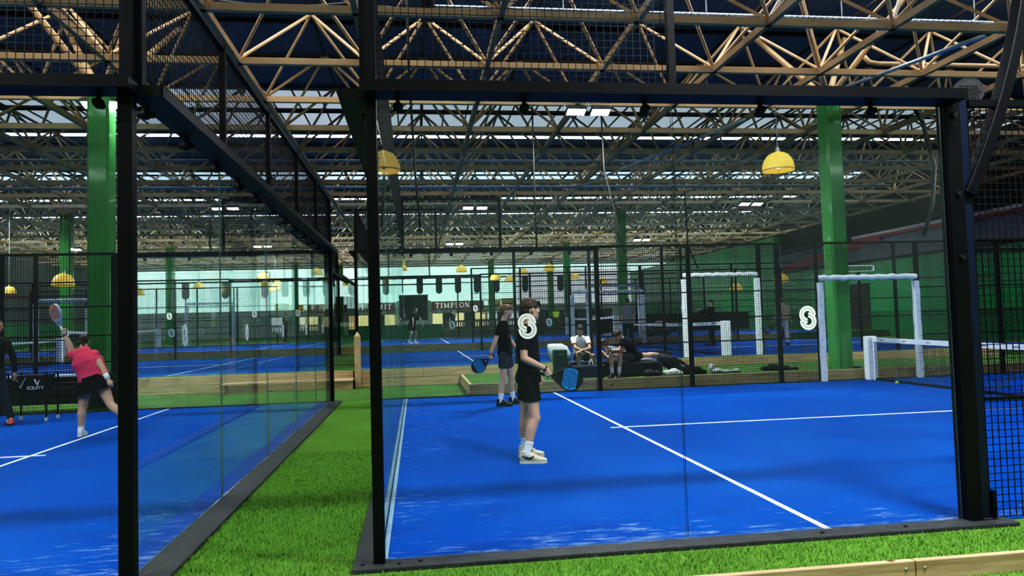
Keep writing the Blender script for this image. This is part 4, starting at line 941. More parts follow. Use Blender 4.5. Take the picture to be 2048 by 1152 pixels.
def person(label, J, fwd, front, top='tee', bottom='shorts', mats=None, hair='short', wide=1.0, vox=.008, palmL=None, palmR=None, curlL=.45, curlR=.45, hup=(0, 0, 1),
           floorz=None, sock=True, swoosh=False, s=1.0, shoes=True, group=None, hands=True, tL=1, tR=1, belly=0.0, sleeve=.62, leg=.62, band=None, name='person', zfoot={}, hem=-.22, cuff=None):
    J = {k: V(v) for k, v in J.items()}; mt = dict(skin='skin', top='btee', bottom='bshort', hair='hairb', shoe='kshoe', sole='kshoe', sock='sock'); mt.update(mats or {})
    fwd = nrm(fwd); hup = nrm(V(hup) - fwd * V(hup).dot(fwd)); hsd = fwd.cross(hup); front = nrm(front)
    P, C, Nk, H = J['pelvis'], J['chest'], J['neck'], J['head']
    up1 = nrm(C - P); hips = nrm(J['hR'] - J['hL']); shs = nrm(J['sR'] - J['sL'])
    def fr(side, upv):
        sd = nrm(side - upv * side.dot(upv)); return sd, nrm(upv.cross(sd)) if nrm(upv.cross(sd)).dot(front) > 0 else -nrm(upv.cross(sd))
    upn = nrm(Nk - C)
    hs, hf = fr(hips, up1); ss, sf = fr(shs, upn if upn.length else up1)
    ms = nrm(hs + ss); mf = nrm(hf + sf)
    SW = (J['sR'] - J['sL']).length / 2; w = wide
    midS = (J['sR'] + J['sL']) / 2
    def torso(e, lo=-1.0, neck=True, flare=0.0):
        # e: extra thickness; lo: where the hem starts along pelvis->chest (fraction, negative = below)
        seq = []
        ks = [lo, 0, .3, .62, .88, 1.0]
        for k in ks:
            c = P.lerp(C, k) if k >= 0 else P + (P - C) * (-k)
            if k <= 0: rx, ry = .158 * w, .108 * w + belly * .5
            elif k < .5: rx, ry = .148 * w, .098 * w + belly
            elif k < .8: rx, ry = .155 * w, .104 * w + belly * .5
            else: rx, ry = .162 * w, .106 * w
            sd, ff = (hs, hf) if k < .3 else ((ms, mf) if k < .8 else (ss, sf))
            ex = e * (1 + (.35 + flare if k <= 0 else (.25 if k < .5 else 0)))
            seq.append((c + ff * (.012 if .2 < k < .8 else 0), sd, ff, rx * s + ex, ry * s + ex))
        seq.append((C.lerp(midS, .75) + upn * .02, ss, sf, max(.10, SW * .86) + e * .6, .088 * s * w + e))
        seq.append((midS.lerp(Nk, .45) + upn * .025, ss, sf, SW * .62 + e * .4, .068 * s * w + e * .7))
        if neck: seq.append((Nk.lerp(H, .06), ss, sf, .062 * s + e * .6, .060 * s + e * .6))
        return seq
    b = MB(); b.loft(torso(-.004, -.18), n=22)
    b.capsule(Nk - upn * .03, H - hup * (.05 * s) - fwd * (.018 * s), .056 * s, .052 * s)
    # head
    HM = Matrix((hsd, fwd, hup)).transposed()
    hd = MB()
    b.ball(H + hup * .022 * s - fwd * .012 * s, .073 * s, .095 * s, .094 * s, HM, 18, 12)
    b.ball(H - hup * .045 * s + fwd * .022 * s, .058 * s, .068 * s, .066 * s, HM, 16, 10)
    b.ball(H - hup * .092 * s + fwd * .060 * s, .026 * s, .026 * s, .022 * s, HM)
    b.capsule(H + hup * .020 * s + fwd * .078 * s, H - hup * .022 * s + fwd * .102 * s, .009 * s, .014 * s, n=10)
    b.ball(H + hup * .030 * s + fwd * .074 * s, .055 * s, .018 * s, .014 * s, HM)
    b.ball(H - hup * .058 * s + fwd * .083 * s, .022 * s, .010 * s, .010 * s, HM)
    for k in (-1, 1):
        b.ball(H + hsd * k * .076 * s - fwd * .010 * s + hup * .0 * s, .010 * s, .020 * s, .033 * s, HM)
        b.ball(H + hsd * k * .040 * s + fwd * .060 * s - hup * .02 * s, .026 * s, .026 * s, .026 * s, HM)
    # limbs
    for sd in 'LR':
        S_, E_, W_ = J['s' + sd], J['e' + sd], J['w' + sd]; hp, K_, A_ = J['h' + sd], J['k' + sd], J['a' + sd]
        b.ball(S_, .046 * s * w)
        b.capsule(S_.lerp(E_, .06), E_, .046 * s * w, .039 * s * (.5 + .5 * w)); m_ = E_.lerp(W_, .3); b.capsule(E_, m_, .039 * s, .041 * s); b.capsule(m_, W_, .041 * s, .026 * s)
        b.capsule(hp, K_, .083 * s * w, .054 * s * (.6 + .4 * w)); back = -front; m_ = K_.lerp(A_, .30) + back * (.012 * s)
        b.capsule(K_, m_, .052 * s * (.6 + .4 * w), .056 * s * (.5 + .5 * w)); b.capsule(m_, A_, .056 * s * (.5 + .5 * w), .036 * s)
        b.ball(K_ + front * .01, .053 * s * (.6 + .4 * w))
        if shoes is False or True: b.capsule(A_, A_ + nrm(J['t' + sd] - A_) * (.12 * s), .034 * s, .026 * s)
        if hands:
            pl = palmL if sd == 'L' else palmR; cu = curlL if sd == 'L' else curlR
            dr = J.get('d' + sd, W_ - E_)
            hand(b, W_, dr, pl if pl is not None else hips * (1 if sd == 'L' else -1), s * .98, cu, tL if sd == 'L' else tR, .0088 if vox < .009 else .0098)
    body = remesh(b, name, M[mt['skin']], None, vox, 5)
    tag(body, label, 'person', group)
    # top
    c = MB(); e = .016 if top != 'tight' else .011
    if top:
        c.loft(torso(e, hem, True, .5), n=24, pw=2.2)
        for sd in 'LR':
            S_, E_, W_ = J['s' + sd], J['e' + sd], J['w' + sd]
            c.ball(S_, .062 * s * w)
            if sleeve > 1.01:
                c.capsule(S_, E_, .062 * s * w, .052 * s); c.loft_tube = None; c.capsule(E_, E_.lerp(W_, .93), .052 * s, .036 * s)
            elif sleeve > 0:
                q = S_.lerp(E_, sleeve); c.tube(S_.lerp(E_, .02), q, .0595 * s * w, .057 * s * (.5 + .5 * w), n=18)
        sh_ = remesh(c, 'shirt', M[mt['top']], body, vox, 6)
        if cuff:
            for sd in 'LR':
                S_, E_ = J['s' + sd], J['e' + sd]; q = MB(); q.tube(S_.lerp(E_, sleeve - .045), S_.lerp(E_, sleeve + .012), .059 * s, .059 * s, n=18); q.build('cuff', M[cuff], sh_)
    # bottom
    c = MB()
    if bottom in ('shorts', 'trousers'):
        c.loft([(P.lerp(C, .16), hs, hf, .152 * s * w + .012, .105 * s * w + .012 + belly * .4), (P, hs, hf, .164 * s * w + .012, .112 * s * w + .012), (P + (P - C) * .28, hs, hf, .165 * s * w, .108 * s * w)], n=22, pw=2.3)
        for sd in 'LR':
            hp, K_, A_ = J['h' + sd], J['k' + sd], J['a' + sd]
            if bottom == 'shorts':
                q = hp.lerp(K_, leg); c.ball(hp, .094 * s * w); c.tube(hp, q, .097 * s * w, .094 * s * w, n=20)
            else:
                c.capsule(hp, K_, .094 * s * w, .070 * s); c.tube(K_, K_.lerp(A_, .97), .070 * s, .054 * s, n=18); c.ball(K_, .070 * s)
        remesh(c, 'shorts' if bottom == 'shorts' else 'trousers', M[mt['bottom']], body, vox, 3)
    elif bottom == 'skirt':
        n = 64; vs = []
        hem = P + (P - C) * .62
        for i, (cc, rx, ry, pl) in enumerate(((P.lerp(C, .22), .155 * s * w, .115 * s * w + belly, 0), (P, .185 * s * w, .14 * s * w + belly * .6, .004), (hem, .29 * s * w, .22 * s * w, .022))):
            for k in range(n):
                t_ = 2 * math.pi * k / n; r_ = pl * (1 if k % 4 < 2 else -1); vs.append(cc + hs * (math.cos(t_) * (rx + r_)) + hf * (math.sin(t_) * (ry + r_)))
        fs = [(i * n + k, i * n + (k + 1) % n, (i + 1) * n + (k + 1) % n, (i + 1) * n + k) for i in range(2) for k in range(n)]
        c.add(vs, fs); c.build('skirt', M[mt['bottom']], body, True)
    # hair
    if hair:
        h = MB(); r = random.Random(5)
        if hair == 'mop':        # fuller on top, tapered above the ears
            h.ball(H + hup * .055 * s - fwd * .014 * s, .085 * s, .106 * s, .080 * s, HM, 18, 12)
            h.ball(H + hup * .000 * s - fwd * .060 * s, .066 * s, .056 * s, .070 * s, HM, 16, 10)
            for _ in range(120):
                a = r.uniform(0, 6.283); q = r.uniform(.1, 1); d0 = hsd * (math.cos(a) * .076 * q) + fwd * (math.sin(a) * .098 * q - .012)
                p0 = H + d0 * s + hup * (.118 * s - .075 * s * q * q); p1 = p0 + nrm(d0 + fwd * .05) * (.03 * s) - hup * (.030 * s * q) + hup * (.006 * s)
                h.capsule(p0, p1, .011 * s, .005 * s, n=6, m=2)
            for k in range(9):
                x = (k - 4) * .016; p0 = H + hsd * x * s + fwd * .075 * s + hup * .085 * s; h.capsule(p0, p0 + fwd * .022 * s - hup * (.035 + .012 * r.random()) * s, .013 * s, .006 * s, n=6, m=2)
        elif hair == 'curly':
            h.ball(H + hup * .055 * s - fwd * .016 * s, .083 * s, .100 * s, .074 * s, HM, 16, 10); h.ball(H + hup * .01 * s - fwd * .055 * s, .072 * s, .055 * s, .07 * s, HM)
            for _ in range(110):
                a = r.uniform(0, 6.283); q = r.uniform(.1, 1)
                p0 = H + hsd * (math.cos(a) * .084 * q * s) + fwd * ((math.sin(a) * .100 * q - .012) * s) + hup * ((.128 - .082 * q * q) * s); h.ball(p0, r.uniform(.013, .026) * s, n=8, m=6)
        elif hair == 'short':
            h.ball(H + hup * .036 * s - fwd * .022 * s, .079 * s, .098 * s, .088 * s, HM, 16, 10); h.ball(H - hup * .01 * s - fwd * .055 * s, .068 * s, .05 * s, .06 * s, HM)
        elif hair == 'tied':
            h.ball(H + hup * .034 * s - fwd * .024 * s, .080 * s, .098 * s, .086 * s, HM, 16, 10); h.ball(H - fwd * .06 * s, .07 * s, .05 * s, .065 * s, HM)
            h.ball(H + hup * .06 * s - fwd * .13 * s, .04 * s, .045 * s, .045 * s, HM)
            for k in range(10): h.capsule(H + hup * .06 * s - fwd * .14 * s, H + hup * (.02 - .012 * k) * s - fwd * .18 * s + hsd * (k - 5) * .01 * s, .014 * s, .008 * s, n=6, m=2)
        remesh(h, 'hair', M[mt['hair']], body, max(.006, vox * .8), 2)
    # face details
    for k in (-1, 1):
        mb = MB(); c_ = H + hsd * k * .030 * s + fwd * .079 * s + hup * .010 * s; mb.ball(c_, .0125 * s, .010 * s, .0085 * s, HM, 10, 6); ey = mb.build('eye', M['eye'], body, True)
        mb = MB(); mb.ball(c_ + fwd * .0075 * s, .0058 * s, .004 * s, .006 * s, HM, 8, 6); mb.build('iris', M['iris'], ey, True)
        mb = MB(); mb.capsule(c_ + hup * .020 * s - hsd * .016 * s + fwd * .004 * s, c_ + hup * .020 * s + hsd * .016 * s + fwd * .004 * s, .0045 * s, .0045 * s, n=8, m=2); mb.build('eyebrow', M[mt['hair']], body, True)
    mb = MB(); mb.ball(H - hup * .056 * s + fwd * .089 * s, .021 * s, .006 * s, .0045 * s, HM, 12, 6); mb.ball(H - hup * .063 * s + fwd * .088 * s, .018 * s, .007 * s, .005 * s, HM, 12, 6); mb.build('lips', M['lip'], body, True)
    # feet
    for sd in 'LR':
        A_, T_ = J['a' + sd], J['t' + sd]; K_ = J['k' + sd]
        zz = zfoot.get(sd, floorz)
        shoe('shoe', A_, T_, body, nrm(K_ - A_) if zz is None else (0, 0, 1), M[mt['shoe']], M[mt['sole']], s, zz, (swoosh if swoosh else None))
        if sock:
            mb = MB(); u_ = nrm(K_ - A_); mb.loft([(A_ - u_ * .035 * s, u_.orthogonal().normalized(), u_.cross(u_.orthogonal().normalized()), .043 * s, .043 * s)] + [(A_ + u_ * k * s, u_.orthogonal().normalized(), u_.cross(u_.orthogonal().normalized()), r_ * s, r_ * s) for k, r_ in ((0, .0435), (.04, .0435), (.08, .046), (.115, .0495), (.12, .051), (.13, .0505))], n=16)
            mb.build('sock', M[mt['sock']], body, True)
    if band:
        for sd in band:
            E_, W_ = J['e' + sd], J['w' + sd]; u_ = nrm(W_ - E_); mb = MB(); mb.tube(W_ - u_ * .012, W_ + u_ * .004, .032 * s, .031 * s, n=16); mb.build('wristband', M[mt.get('band', 'band')], body, True)
    return body

def racket(label, grip, axis, normal, face='rblue', tipm='rblack', frame='rblack', gripm='rblack', s=1.0, detail=True):
    """padel racket: grip centre, axis towards the tip, face normal"""
    axis = nrm(axis); normal = V(normal); normal = nrm(normal - axis * normal.dot(axis)); sd = normal.cross(axis)
    T = Matrix.Translation(V(grip)) @ Matrix((sd, axis, normal)).transposed().to_4x4() @ Matrix.Scale(s, 4)
    t = thing('padel_racket', label, 'racket', tuple(grip))
    cy = .245; outer = []
    for k in range(40):
        a = 2 * math.pi * k / 40; x = .128 * math.cos(a); y = .138 * math.sin(a)
        if math.sin(a) < 0: x *= 1 - .10 * (-math.sin(a)) ** 2
        outer.append((x, cy + y))
    inner = [(x * .90, cy + (y - cy) * .905) for x, y in outer]
    flat_shape([outer, inner], .038, 'frame', M[frame], t, T)
    lo, hi = cy - .080, cy + .072
    mid = clip(clip(inner, 0, 1, hi), 0, -1, -lo); tip = clip(inner, 0, -1, -hi - .0008); throat = clip(inner, 0, 1, lo - .0008)
    holes = []
    for i in range(-4, 5):
        for j in range(8):
            x, y = i * .024 + (.012 if j % 2 else 0), lo + .016 + j * .0175
            if (x / .105) ** 2 + ((y - cy) / .118) ** 2 < .86: holes.append(circ(x, y, .0072, 8))
    flat_shape([mid] + (holes if detail else holes[::1]), .034, 'face', M[face], t, T)
    flat_shape([tip], .034, 'tip_panel', M[tipm], t, T); flat_shape([throat], .034, 'throat_panel', M[frame], t, T)
    core = MB(); core.v = [tuple(T @ V((x * .97, cy + (y - cy) * .97, 0))) for x, y in mid]; core.f = [tuple(range(len(mid)))]
    core.build('core', M['rblack'], t, recalc=False)
    mb = MB()
    for k in (-1, 1):
        mb.bar(T @ V((k * .012, .055, 0)), T @ V((k * .075, .150, 0)), .024, .032, up=T.to_3x3() @ V((0, 0, 1)))
    mb.bar(T @ V((0, .05, 0)), T @ V((0, .075, 0)), .03, .03, up=T.to_3x3() @ V((0, 0, 1)))
    mb.build('bridge', M[frame], t)
    mb = MB(); mb.path([T @ V((0, y, 0)) for y in (-.075, -.07, -.03, .02, .06)], [.017 * s, .0165 * s, .0155 * s, .0155 * s, .016 * s], 12); mb.build('grip', M[gripm], t, True)
    mb = MB(); mb.tube(T @ V((0, -.085, 0)), T @ V((0, -.075, 0)), .019 * s, n=14); mb.build('butt_cap', M['rblack'], t)
    return t

def fix(J, **k):
    J = dict(J)
    for a, b in k.items():
        p = list(J[a]) if a in J else [0, 0, 0]
        for i, x in enumerate(b):
            if x is not None: p[i] = x
        J[a] = tuple(p)
    return J

# 1. nearest player
J = fix(PD['front_boy'], hR=(1.43, 2.94, .86), hL=(1.43, 3.13, .86), pelvis=(1.43, 3.03, .90), sR=(1.37, 2.86, 1.36), sL=(1.50, 3.20, 1.36), neck=(1.44, 3.03, 1.45), head=(1.475, 3.02, 1.605), chest=(1.43, 3.03, 1.20),
        eR=(1.355, 2.79, 1.10), wR=(1.58, 2.80, .985), kR=(1.47, 2.90, .47), kL=(1.40, 3.17, .46), aR=(1.365, 2.88, .105), aL=(1.40, 3.22, .10), tR=(1.58, 2.85, .0), tL=(1.62, 3.23, .0), dR=(.45, 0, -.89), eL=(1.42, 3.33, 1.10), wL=(1.56, 3.33, .90))
person('young man in all black with cream trainers, nearest player, blue racket forward', J, (.93, .30, .04), (.95, .30, 0), mats=dict(skin='skin', top='btee', bottom='bshort', hair='hairb', shoe='cream_shoe', sole='sole'),
       hair='mop', vox=.0065, palmR=(.1, 1, 0), curlR=1.0, tR=-1, palmL=(0, -1, 0), floorz=.006, swoosh=1, band='R', leg=.56, sleeve=.66)
racket('blue padel racket with black tip held by the nearest player', (1.605, 2.829, .922), (.97, .02, -.215), (.08, -1, .05))
# 2. player behind him
J = fix(PD['back_boy'], hR=(1.78, 8.05, .92), hL=(1.84, 8.25, .92), pelvis=(1.81, 8.15, .96), chest=(1.78, 8.15, 1.27), sR=(1.72, 7.98, 1.42), sL=(1.85, 8.32, 1.42), neck=(1.79, 8.15, 1.50), head=(1.855, 8.14, 1.67), eR=(1.61, 7.94, 1.14), wR=(1.52, 7.93, .93),
        kR=(1.75, 8.04, .50), kL=(1.92, 8.27, .49), aR=(1.69, 8.04, .10), aL=(1.94, 8.29, .10), tR=(1.9, 8.0, 0), tL=(2.14, 8.26, 0), eL=(1.93, 8.38, 1.15), wL=(2.06, 8.33, .98), dR=(.15, 0, -.99))
person('young man in black tee and charcoal shorts standing behind the nearest player', J, (.97, -.2, .03), (.97, -.2, 0), mats=dict(skin='skin3', top='btee', bottom='gshort', hair='hairl', shoe='kshoe', sole='kshoe'),
       hair='mop', vox=.008, palmR=(.1, 1, 0), curlR=1.0, tR=-1, palmL=(0, -1, 0), floorz=.006, band='R', leg=.58)
racket('blue padel racket hanging low from the hand of the rear player', (1.525, 7.96, .865), (-.84, .0, -.54), (.10, -1, .05), face='rblue')
# 3. woman in pink
J = fix(PD['woman'], hL=(-4.53, 6.62, .76), hR=(-4.32, 6.6, .78), pelvis=(-4.42, 6.62, .84), chest=(-4.50, 6.58, 1.09), neck=(-4.56, 6.58, 1.29), head=(-4.60, 6.72, 1.385), sL=(-4.68, 6.55, 1.20), sR=(-4.40, 6.58, 1.18), eL=(-4.72, 6.52, 1.36), wL=(-4.77, 6.5, 1.475), eR=(-4.26, 6.5, .99), wR=(-4.16, 6.45, .82),
        kL=(-4.57, 6.60, .43), kR=(-4.14, 6.48, .46), aL=(-4.60, 6.62, .10), aR=(-3.84, 6.30, .26), tL=(-4.63, 6.84, 0), tR=(-3.66, 6.24, .12), dL=(-.03, 0, .09))
bw = person('woman in bright pink top and black skirt stretching for a shot', J, (-.25, .95, .1), (-.1, .98, .05), top='tee', bottom='skirt', mats=dict(skin='skin', top='pink', bottom='bshort', hair='hairb', shoe='wshoe', sole='wshoe', band='band'),
       hair='tied', vox=.008, wide=1.3, belly=.02, hem=-.06, palmL=(.9, 0, .2), curlL=.95, palmR=(-.4, .6, 0), sleeve=.0, s=.93, band='L', zfoot=dict(L=.006))
mb = MB(); mb.tube((-4.205, 6.47, .90), (-4.165, 6.452, .83), .037, .034, n=16); mb.build('sweatband', M['sock'], bw, True)
racket('orange and grey padel racket raised by the woman in pink', (-4.80, 6.49, 1.565), (-.33, .02, .94), (-.62, -.78, -.1), face='rred', tipm='rorange', frame='rgrey', gripm='rwhite')
# 4. man in black at the picture edge
J = fix(PD['man'], hR=(-6.93, 8.68, .88), hL=(-6.73, 8.56, .88), pelvis=(-6.83, 8.62, .93), kR=(-6.93, 8.66, .48), kL=(-6.58, 8.46, .48), aR=(-6.95, 8.72, .10), aL=(-6.50, 8.50, .10), tR=(-6.75, 8.6, 0), tL=(-6.42, 8.30, 0), head=(-6.77, 8.6, 1.66), neck=(-6.8, 8.6, 1.48), wL=(-6.40, 8.40, .88))
person('coach in black tracksuit and red shoes beside the ball trolley, cut by the picture edge', J, (.8, -.5, -.1), (.7, -.7, 0), bottom='trousers', mats=dict(skin='skin2', top='btee', bottom='navycl', hair='hairk', shoe='rshoe', sole='kshoe'), hair='short', vox=.009, sleeve=1.1, floorz=.006, sock=False, palmL=(-1, .2, 0), curlL=.3)
# 5-7. resting players on the benches
J = fix(PD['seat_white'], pelvis=(3.90, 11.30, .67), hR=(3.80, 11.22, .64), hL=(4.0, 11.22, .64), chest=(3.88, 11.26, .92), sR=(3.71, 11.2, 1.06), sL=(4.05, 11.2, 1.06), neck=(3.88, 11.19, 1.12), head=(3.87, 11.10, 1.25), eR=(3.72, 10.98, .86), wR=(3.93, 10.88, .78), eL=(4.04, 10.98, .85), wL=(3.80, 10.85, .80),
        kR=(3.74, 10.86, .70), kL=(4.08, 10.86, .69), aR=(3.78, 10.88, .325), aL=(4.10, 10.88, .325), tR=(3.76, 10.6, .23), tL=(4.12, 10.6, .23))
person('seated boy in white tee with red cuffs, arms crossed on his knees', J, (.0, -.97, -.2), (0, -1, 0), mats=dict(skin='skin2', top='wtee', bottom='bshort', hair='hairk', shoe='kshoe', sole='kshoe'), hair='curly', vox=.009, floorz=.225, palmL=(0, .2, -1), palmR=(0, .2, -1), curlL=.25, curlR=.25, s=.93, leg=.72, cuff='red')
J = fix(PD['seat_black'], pelvis=(5.02, 10.80, .66), hR=(4.90, 10.70, .65), hL=(4.97, 10.86, .65), chest=(4.86, 10.74, .90), neck=(4.70, 10.68, 1.05), head=(4.59, 10.62, 1.12), sR=(4.68, 10.55, 1.0), sL=(4.84, 10.86, .99), eR=(4.54, 10.42, .80), wR=(4.36, 10.44, .80), eL=(4.68, 10.62, .78), wL=(4.44, 10.50, .78),
        kR=(4.38, 10.47, .70), kL=(4.58, 10.50, .70), aR=(4.38, 10.44, .325), aL=(4.54, 10.45, .325), tR=(4.26, 10.26, .23), tL=(4.46, 10.24, .23))
person('seated boy in black tee hunched over his phone on the bench', J, (-.75, -.35, -.55), (-.75, -.45, 0), mats=dict(skin='skin', top='btee', bottom='gshort', hair='hairb', shoe='kshoe', sole='kshoe'), hair='mop', vox=.009, floorz=.225, palmL=(-.2, -.2, .9), palmR=(-.2, .3, .9), curlL=.6, curlR=.6, s=.95, hup=(-.4, -.2, .9))
mb = MB(); mb.bbox(4.31, 4.385, 10.40, 10.53, .825, .834, .003); ph = mb.build('phone', M['rubber']); tag(ph, 'dark phone in the hands of the hunched seated boy', 'phone')
J = fix(PD['lying'], pelvis=(5.0, 11.12, .68), chest=(4.70, 11.10, .76), neck=(4.52, 11.08, .86), head=(4.41, 11.03, .95), hR=(5.05, 11.03, .67), hL=(5.07, 11.21, .67), kR=(5.42, 11.0, .66), kL=(5.44, 11.24, .66), aR=(5.78, 11.02, .66), aL=(5.80, 11.26, .66), tR=(5.98, 11.02, .62), tL=(6.0, 11.26, .62), sR=(4.60, 10.93, .80), sL=(4.62, 11.25, .80), eR=(4.46, 10.86, .63), wR=(4.33, 10.95, .80), eL=(4.50, 11.28, .63), wL=(4.34, 11.12, .80))
J = {k_: (v_[0], v_[1] + .13, v_[2] - .02) for k_, v_ in J.items()}
person('boy lying on his front on the bench behind the hunched boy', J, (-.8, -.45, -.3), (0, 0, -1), mats=dict(skin='skin', top='greycl', bottom='bshort', hair='hairb', shoe='kshoe', sole='kshoe', sock='kshoe'), hair='mop', vox=.010, palmL=(-.2, -.6, .5), palmR=(-.2, .6, .5), curlL=.5, curlR=.5, s=.9, hup=(-.3, 0, .95))

def standing(label, x, y, z, h, face, top='btee', bottom='trousers', mats=None, lean=0.0, arms=((.1, .1), (.1, .1)), stance=.12, hair='short', sleeve=.62, step=0.0, vox=.014, knees=0.0):
    """distant figure from proportions: lean tips the trunk towards face; arms = (forward, out) swing of each arm in radians for upper arm and forearm"""
    k = h / 1.75; f = nrm((face[0], face[1], 0)); sd = V((f.y, -f.x, 0)); o = V((x, y, z)); U = V((0, 0, 1))
    hip = o + U * (.91 * k - knees * .2); tr = nrm(U * math.cos(lean) + f * math.sin(lean))
    J = dict(pelvis=hip + tr * .04, chest=hip + tr * (.36 * k), neck=hip + tr * (.57 * k), head=hip + tr * (.70 * k) + f * .03)
    for q, n_ in ((1, 'R'), (-1, 'L')):
        J['h' + n_] = hip + sd * (q * .09 * k) - U * .02; J['s' + n_] = hip + tr * (.50 * k) + sd * (q * .18 * k)
        (fa, oa), (fb, ob) = arms
        d1 = nrm(-U * math.cos(fa) + f * math.sin(fa) + sd * (q * oa)); d2 = nrm(-U * math.cos(fb) + f * math.sin(fb) + sd * (q * ob))
        J['e' + n_] = J['s' + n_] + d1 * (.29 * k); J['w' + n_] = J['e' + n_] + d2 * (.25 * k)
        st = q * step
        J['a' + n_] = o + sd * (q * stance) + f * st + U * (.085 * k); J['k' + n_] = (J['h' + n_] + J['a' + n_]) / 2 + f * (.03 + knees * .25); J['t' + n_] = J['a' + n_] + f * .2
    return person(label, {a: tuple(b) for a, b in J.items()}, tuple(f + tr * .0 - U * lean * .3), tuple(f), bottom=bottom, mats=mats, hair=hair, vox=vox, floorz=z + .006, s=k, sleeve=sleeve, top=top, sock=(bottom != 'trousers'), curlL=.5, curlR=.5)

DN = (.02, .06)
standing('distant player in black tee and shorts bending on the far court by the glass', 0.05, 25.7, z3, 1.62, (.7, -.7), bottom='shorts', lean=.35, mats=dict(top='btee', bottom='bshort', skin='skin', shoe='wshoe', sole='wshoe'), arms=((.6, .2), (.2, .25)), stance=.17, knees=.3)
standing('distant player in black crouching with white shoes on the far court', 9.6, 30.0, z3, 1.7, (-1, -.15), lean=.9, mats=dict(top='btee', bottom='bshort', shoe='wshoe', sole='wshoe', hair='hairb'), arms=((1.3, .1), (1.2, .1)), stance=.16, knees=.7)
standing('tall man in grey top and navy trousers behind the benches, solid stand-in for a reflection', 7.45, 19.4, z2, 1.82, (.25, 1), mats=dict(top='greycl', bottom='navycl', shoe='kshoe', sole='kshoe'), sleeve=.75, arms=(DN, DN))  # mirrored figure built as a solid person
standing('man in dark tracksuit raising both hands behind the middle net', 11.15, 21.0, z2, 1.70, (-1, .1), mats=dict(top='btee', bottom='navycl', shoe='kshoe', sole='kshoe', skin='skin3'), sleeve=1.1, arms=((.9, .1), (2.1, .0)))
standing('woman in patterned top and pale leggings holding a blue racket', 12.68, 18.6, z2, 1.66, (.3, .95), mats=dict(top='pattern', bottom='palepat', hair='hairl', shoe='kshoe', sole='kshoe'), sleeve=.9, arms=(DN, (.5, .45)), hair='tied')
racket('blue padel racket held low by the woman in the patterned top', (12.36, 18.72, 1.13), (-.6, .1, -.75), (0, -1, 0), detail=False)
standing('distant person in a yellow hi-vis vest in front of the shops', 9.75, 44.0, z3, 1.72, (0, -1), mats=dict(top='hivis', bottom='navycl'), sleeve=.5, vox=.02, arms=(DN, DN))
standing('distant dark figure beside the picket fence by the lit shops', 2.6, 43.0, z3, 1.7, (.5, -1), mats=dict(top='btee', bottom='bshort'), vox=.02, arms=(DN, DN))
standing('distant figure in dark clothes seen through the left glass near the board wall', -7.2, 38.0, z3, 1.75, (1, 0), mats=dict(top='greycl', bottom='navycl'), vox=.02, arms=(DN, DN))
# ------------------------------------------------------------------ benches, bags, lamps and small things
def bench(name, label, cat, x0, x1, y0, y1, z0, z1, mm, b=.03, seam=True):
    t = thing(name, label, cat, ((x0 + x1) / 2, (y0 + y1) / 2, z0))
    mb = MB(); mb.bbox(x0, x1, y0, y1, z0 + .03, z1, b); mb.build('padded_block', M[mm], t, False)
    if seam:
        mb = MB(); mb.path([(x0 - .002, y0 - .002, z1 - b), (x1 + .002, y0 - .002, z1 - b)], .006, 6); mb.path([(x0 - .002, y0 - .002, z0 + .16), (x1 + .002, y0 - .002, z0 + .16)], .004, 6); mb.build('piping', M['navy'], t)
    mb = MB()
    for x in (x0 + .06, x1 - .06):
        for y in (y0 + .06, y1 - .06): mb.tube((x, y, z0), (x, y, z0 + .035), .025, n=10)
    mb.build('foot', M['rubber'], t)
    return t
PZ = .225
bench('lounge_block', 'navy padded lounge block standing nearest in front of the boy in white', 'lounge seat', 3.50, 4.22, 10.34, 10.50, PZ, .52, 'sofa')
bench('lounge_block', 'long dark padded bench under the hunched boy and the lying boy', 'lounge seat', 4.66, 5.52, 10.60, 11.52, PZ, .53, 'sofa')
bench('lounge_block', 'dark padded seat under the boy in the white tee', 'lounge seat', 3.45, 4.28, 11.08, 11.70, PZ, .53, 'sofa')
bench('lounge_block', 'narrow dark padded seat between the two seated boys', 'lounge seat', 4.30, 4.64, 10.86, 11.36, PZ, .555, 'sofa')
bench('seat_pad', 'pale grey seat pad on the long dark bench under the lying boy', 'cushion', 5.12, 5.50, 10.62, 11.38, .525, .60, 'cushion', .02, False) if False else None
mb = MB(); mb.bbox(4.68, 5.50, 10.96, 11.5, .531, .573, .018); tag(mb.build('seat_pad', M['cushion']), 'thin pale grey pad on the long dark bench under the lying boy', 'cushion')
mb = MB(); mb.bbox(3.20, 3.48, 10.72, 11.0, PZ, .845, .02); t = mb.build('speaker_box', M['boxgreen']); tag(t, 'upright dark green box at the left end of the benches', 'box')
mb = MB(); mb.bbox(3.27, 3.41, 10.712, 10.72, .74, .765, .003); mb.build('badge', M['green'], t)
mb = MB(); mb.loft([((3.52, 11.66, .533), V((1, 0, 0)), V((0, 1, 0)), .22, .05), ((3.50, 11.68, .70), V((1, 0, 0)), V((0, 1, 0)), .26, .085), ((3.45, 11.70, .88), V((1, 0, 0)), V((0, 1, 0)), .24, .07), ((3.40, 11.72, .95), V((1, 0, 0)), V((0, 1, 0)), .16, .03)], n=20, pw=3)
tag(mb.build('back_cushion', M['cushion'], None, True), 'pale grey cushion leaning behind the boy in the white tee', 'cushion')
mb = MB()
for a, b in (((3.93, 10.80, .32), (4.0, 10.78, .62)), ((4.10, 10.80, .32), (4.02, 10.78, .62))): mb.path([a, b], .014, 8)
mb.path([(3.95, 10.80, .42), (4.08, 10.80, .42)], .012, 8)
mb.tube((3.91, 10.80, PZ), (3.94, 10.80, .34), .016, n=8); mb.tube((4.12, 10.80, PZ), (4.09, 10.80, .34), .016, n=8)
tag(mb.build('folding_stand', M['cushion'], None, True), 'pale A-shaped folding stand between the knees of the boy in white', 'stand')

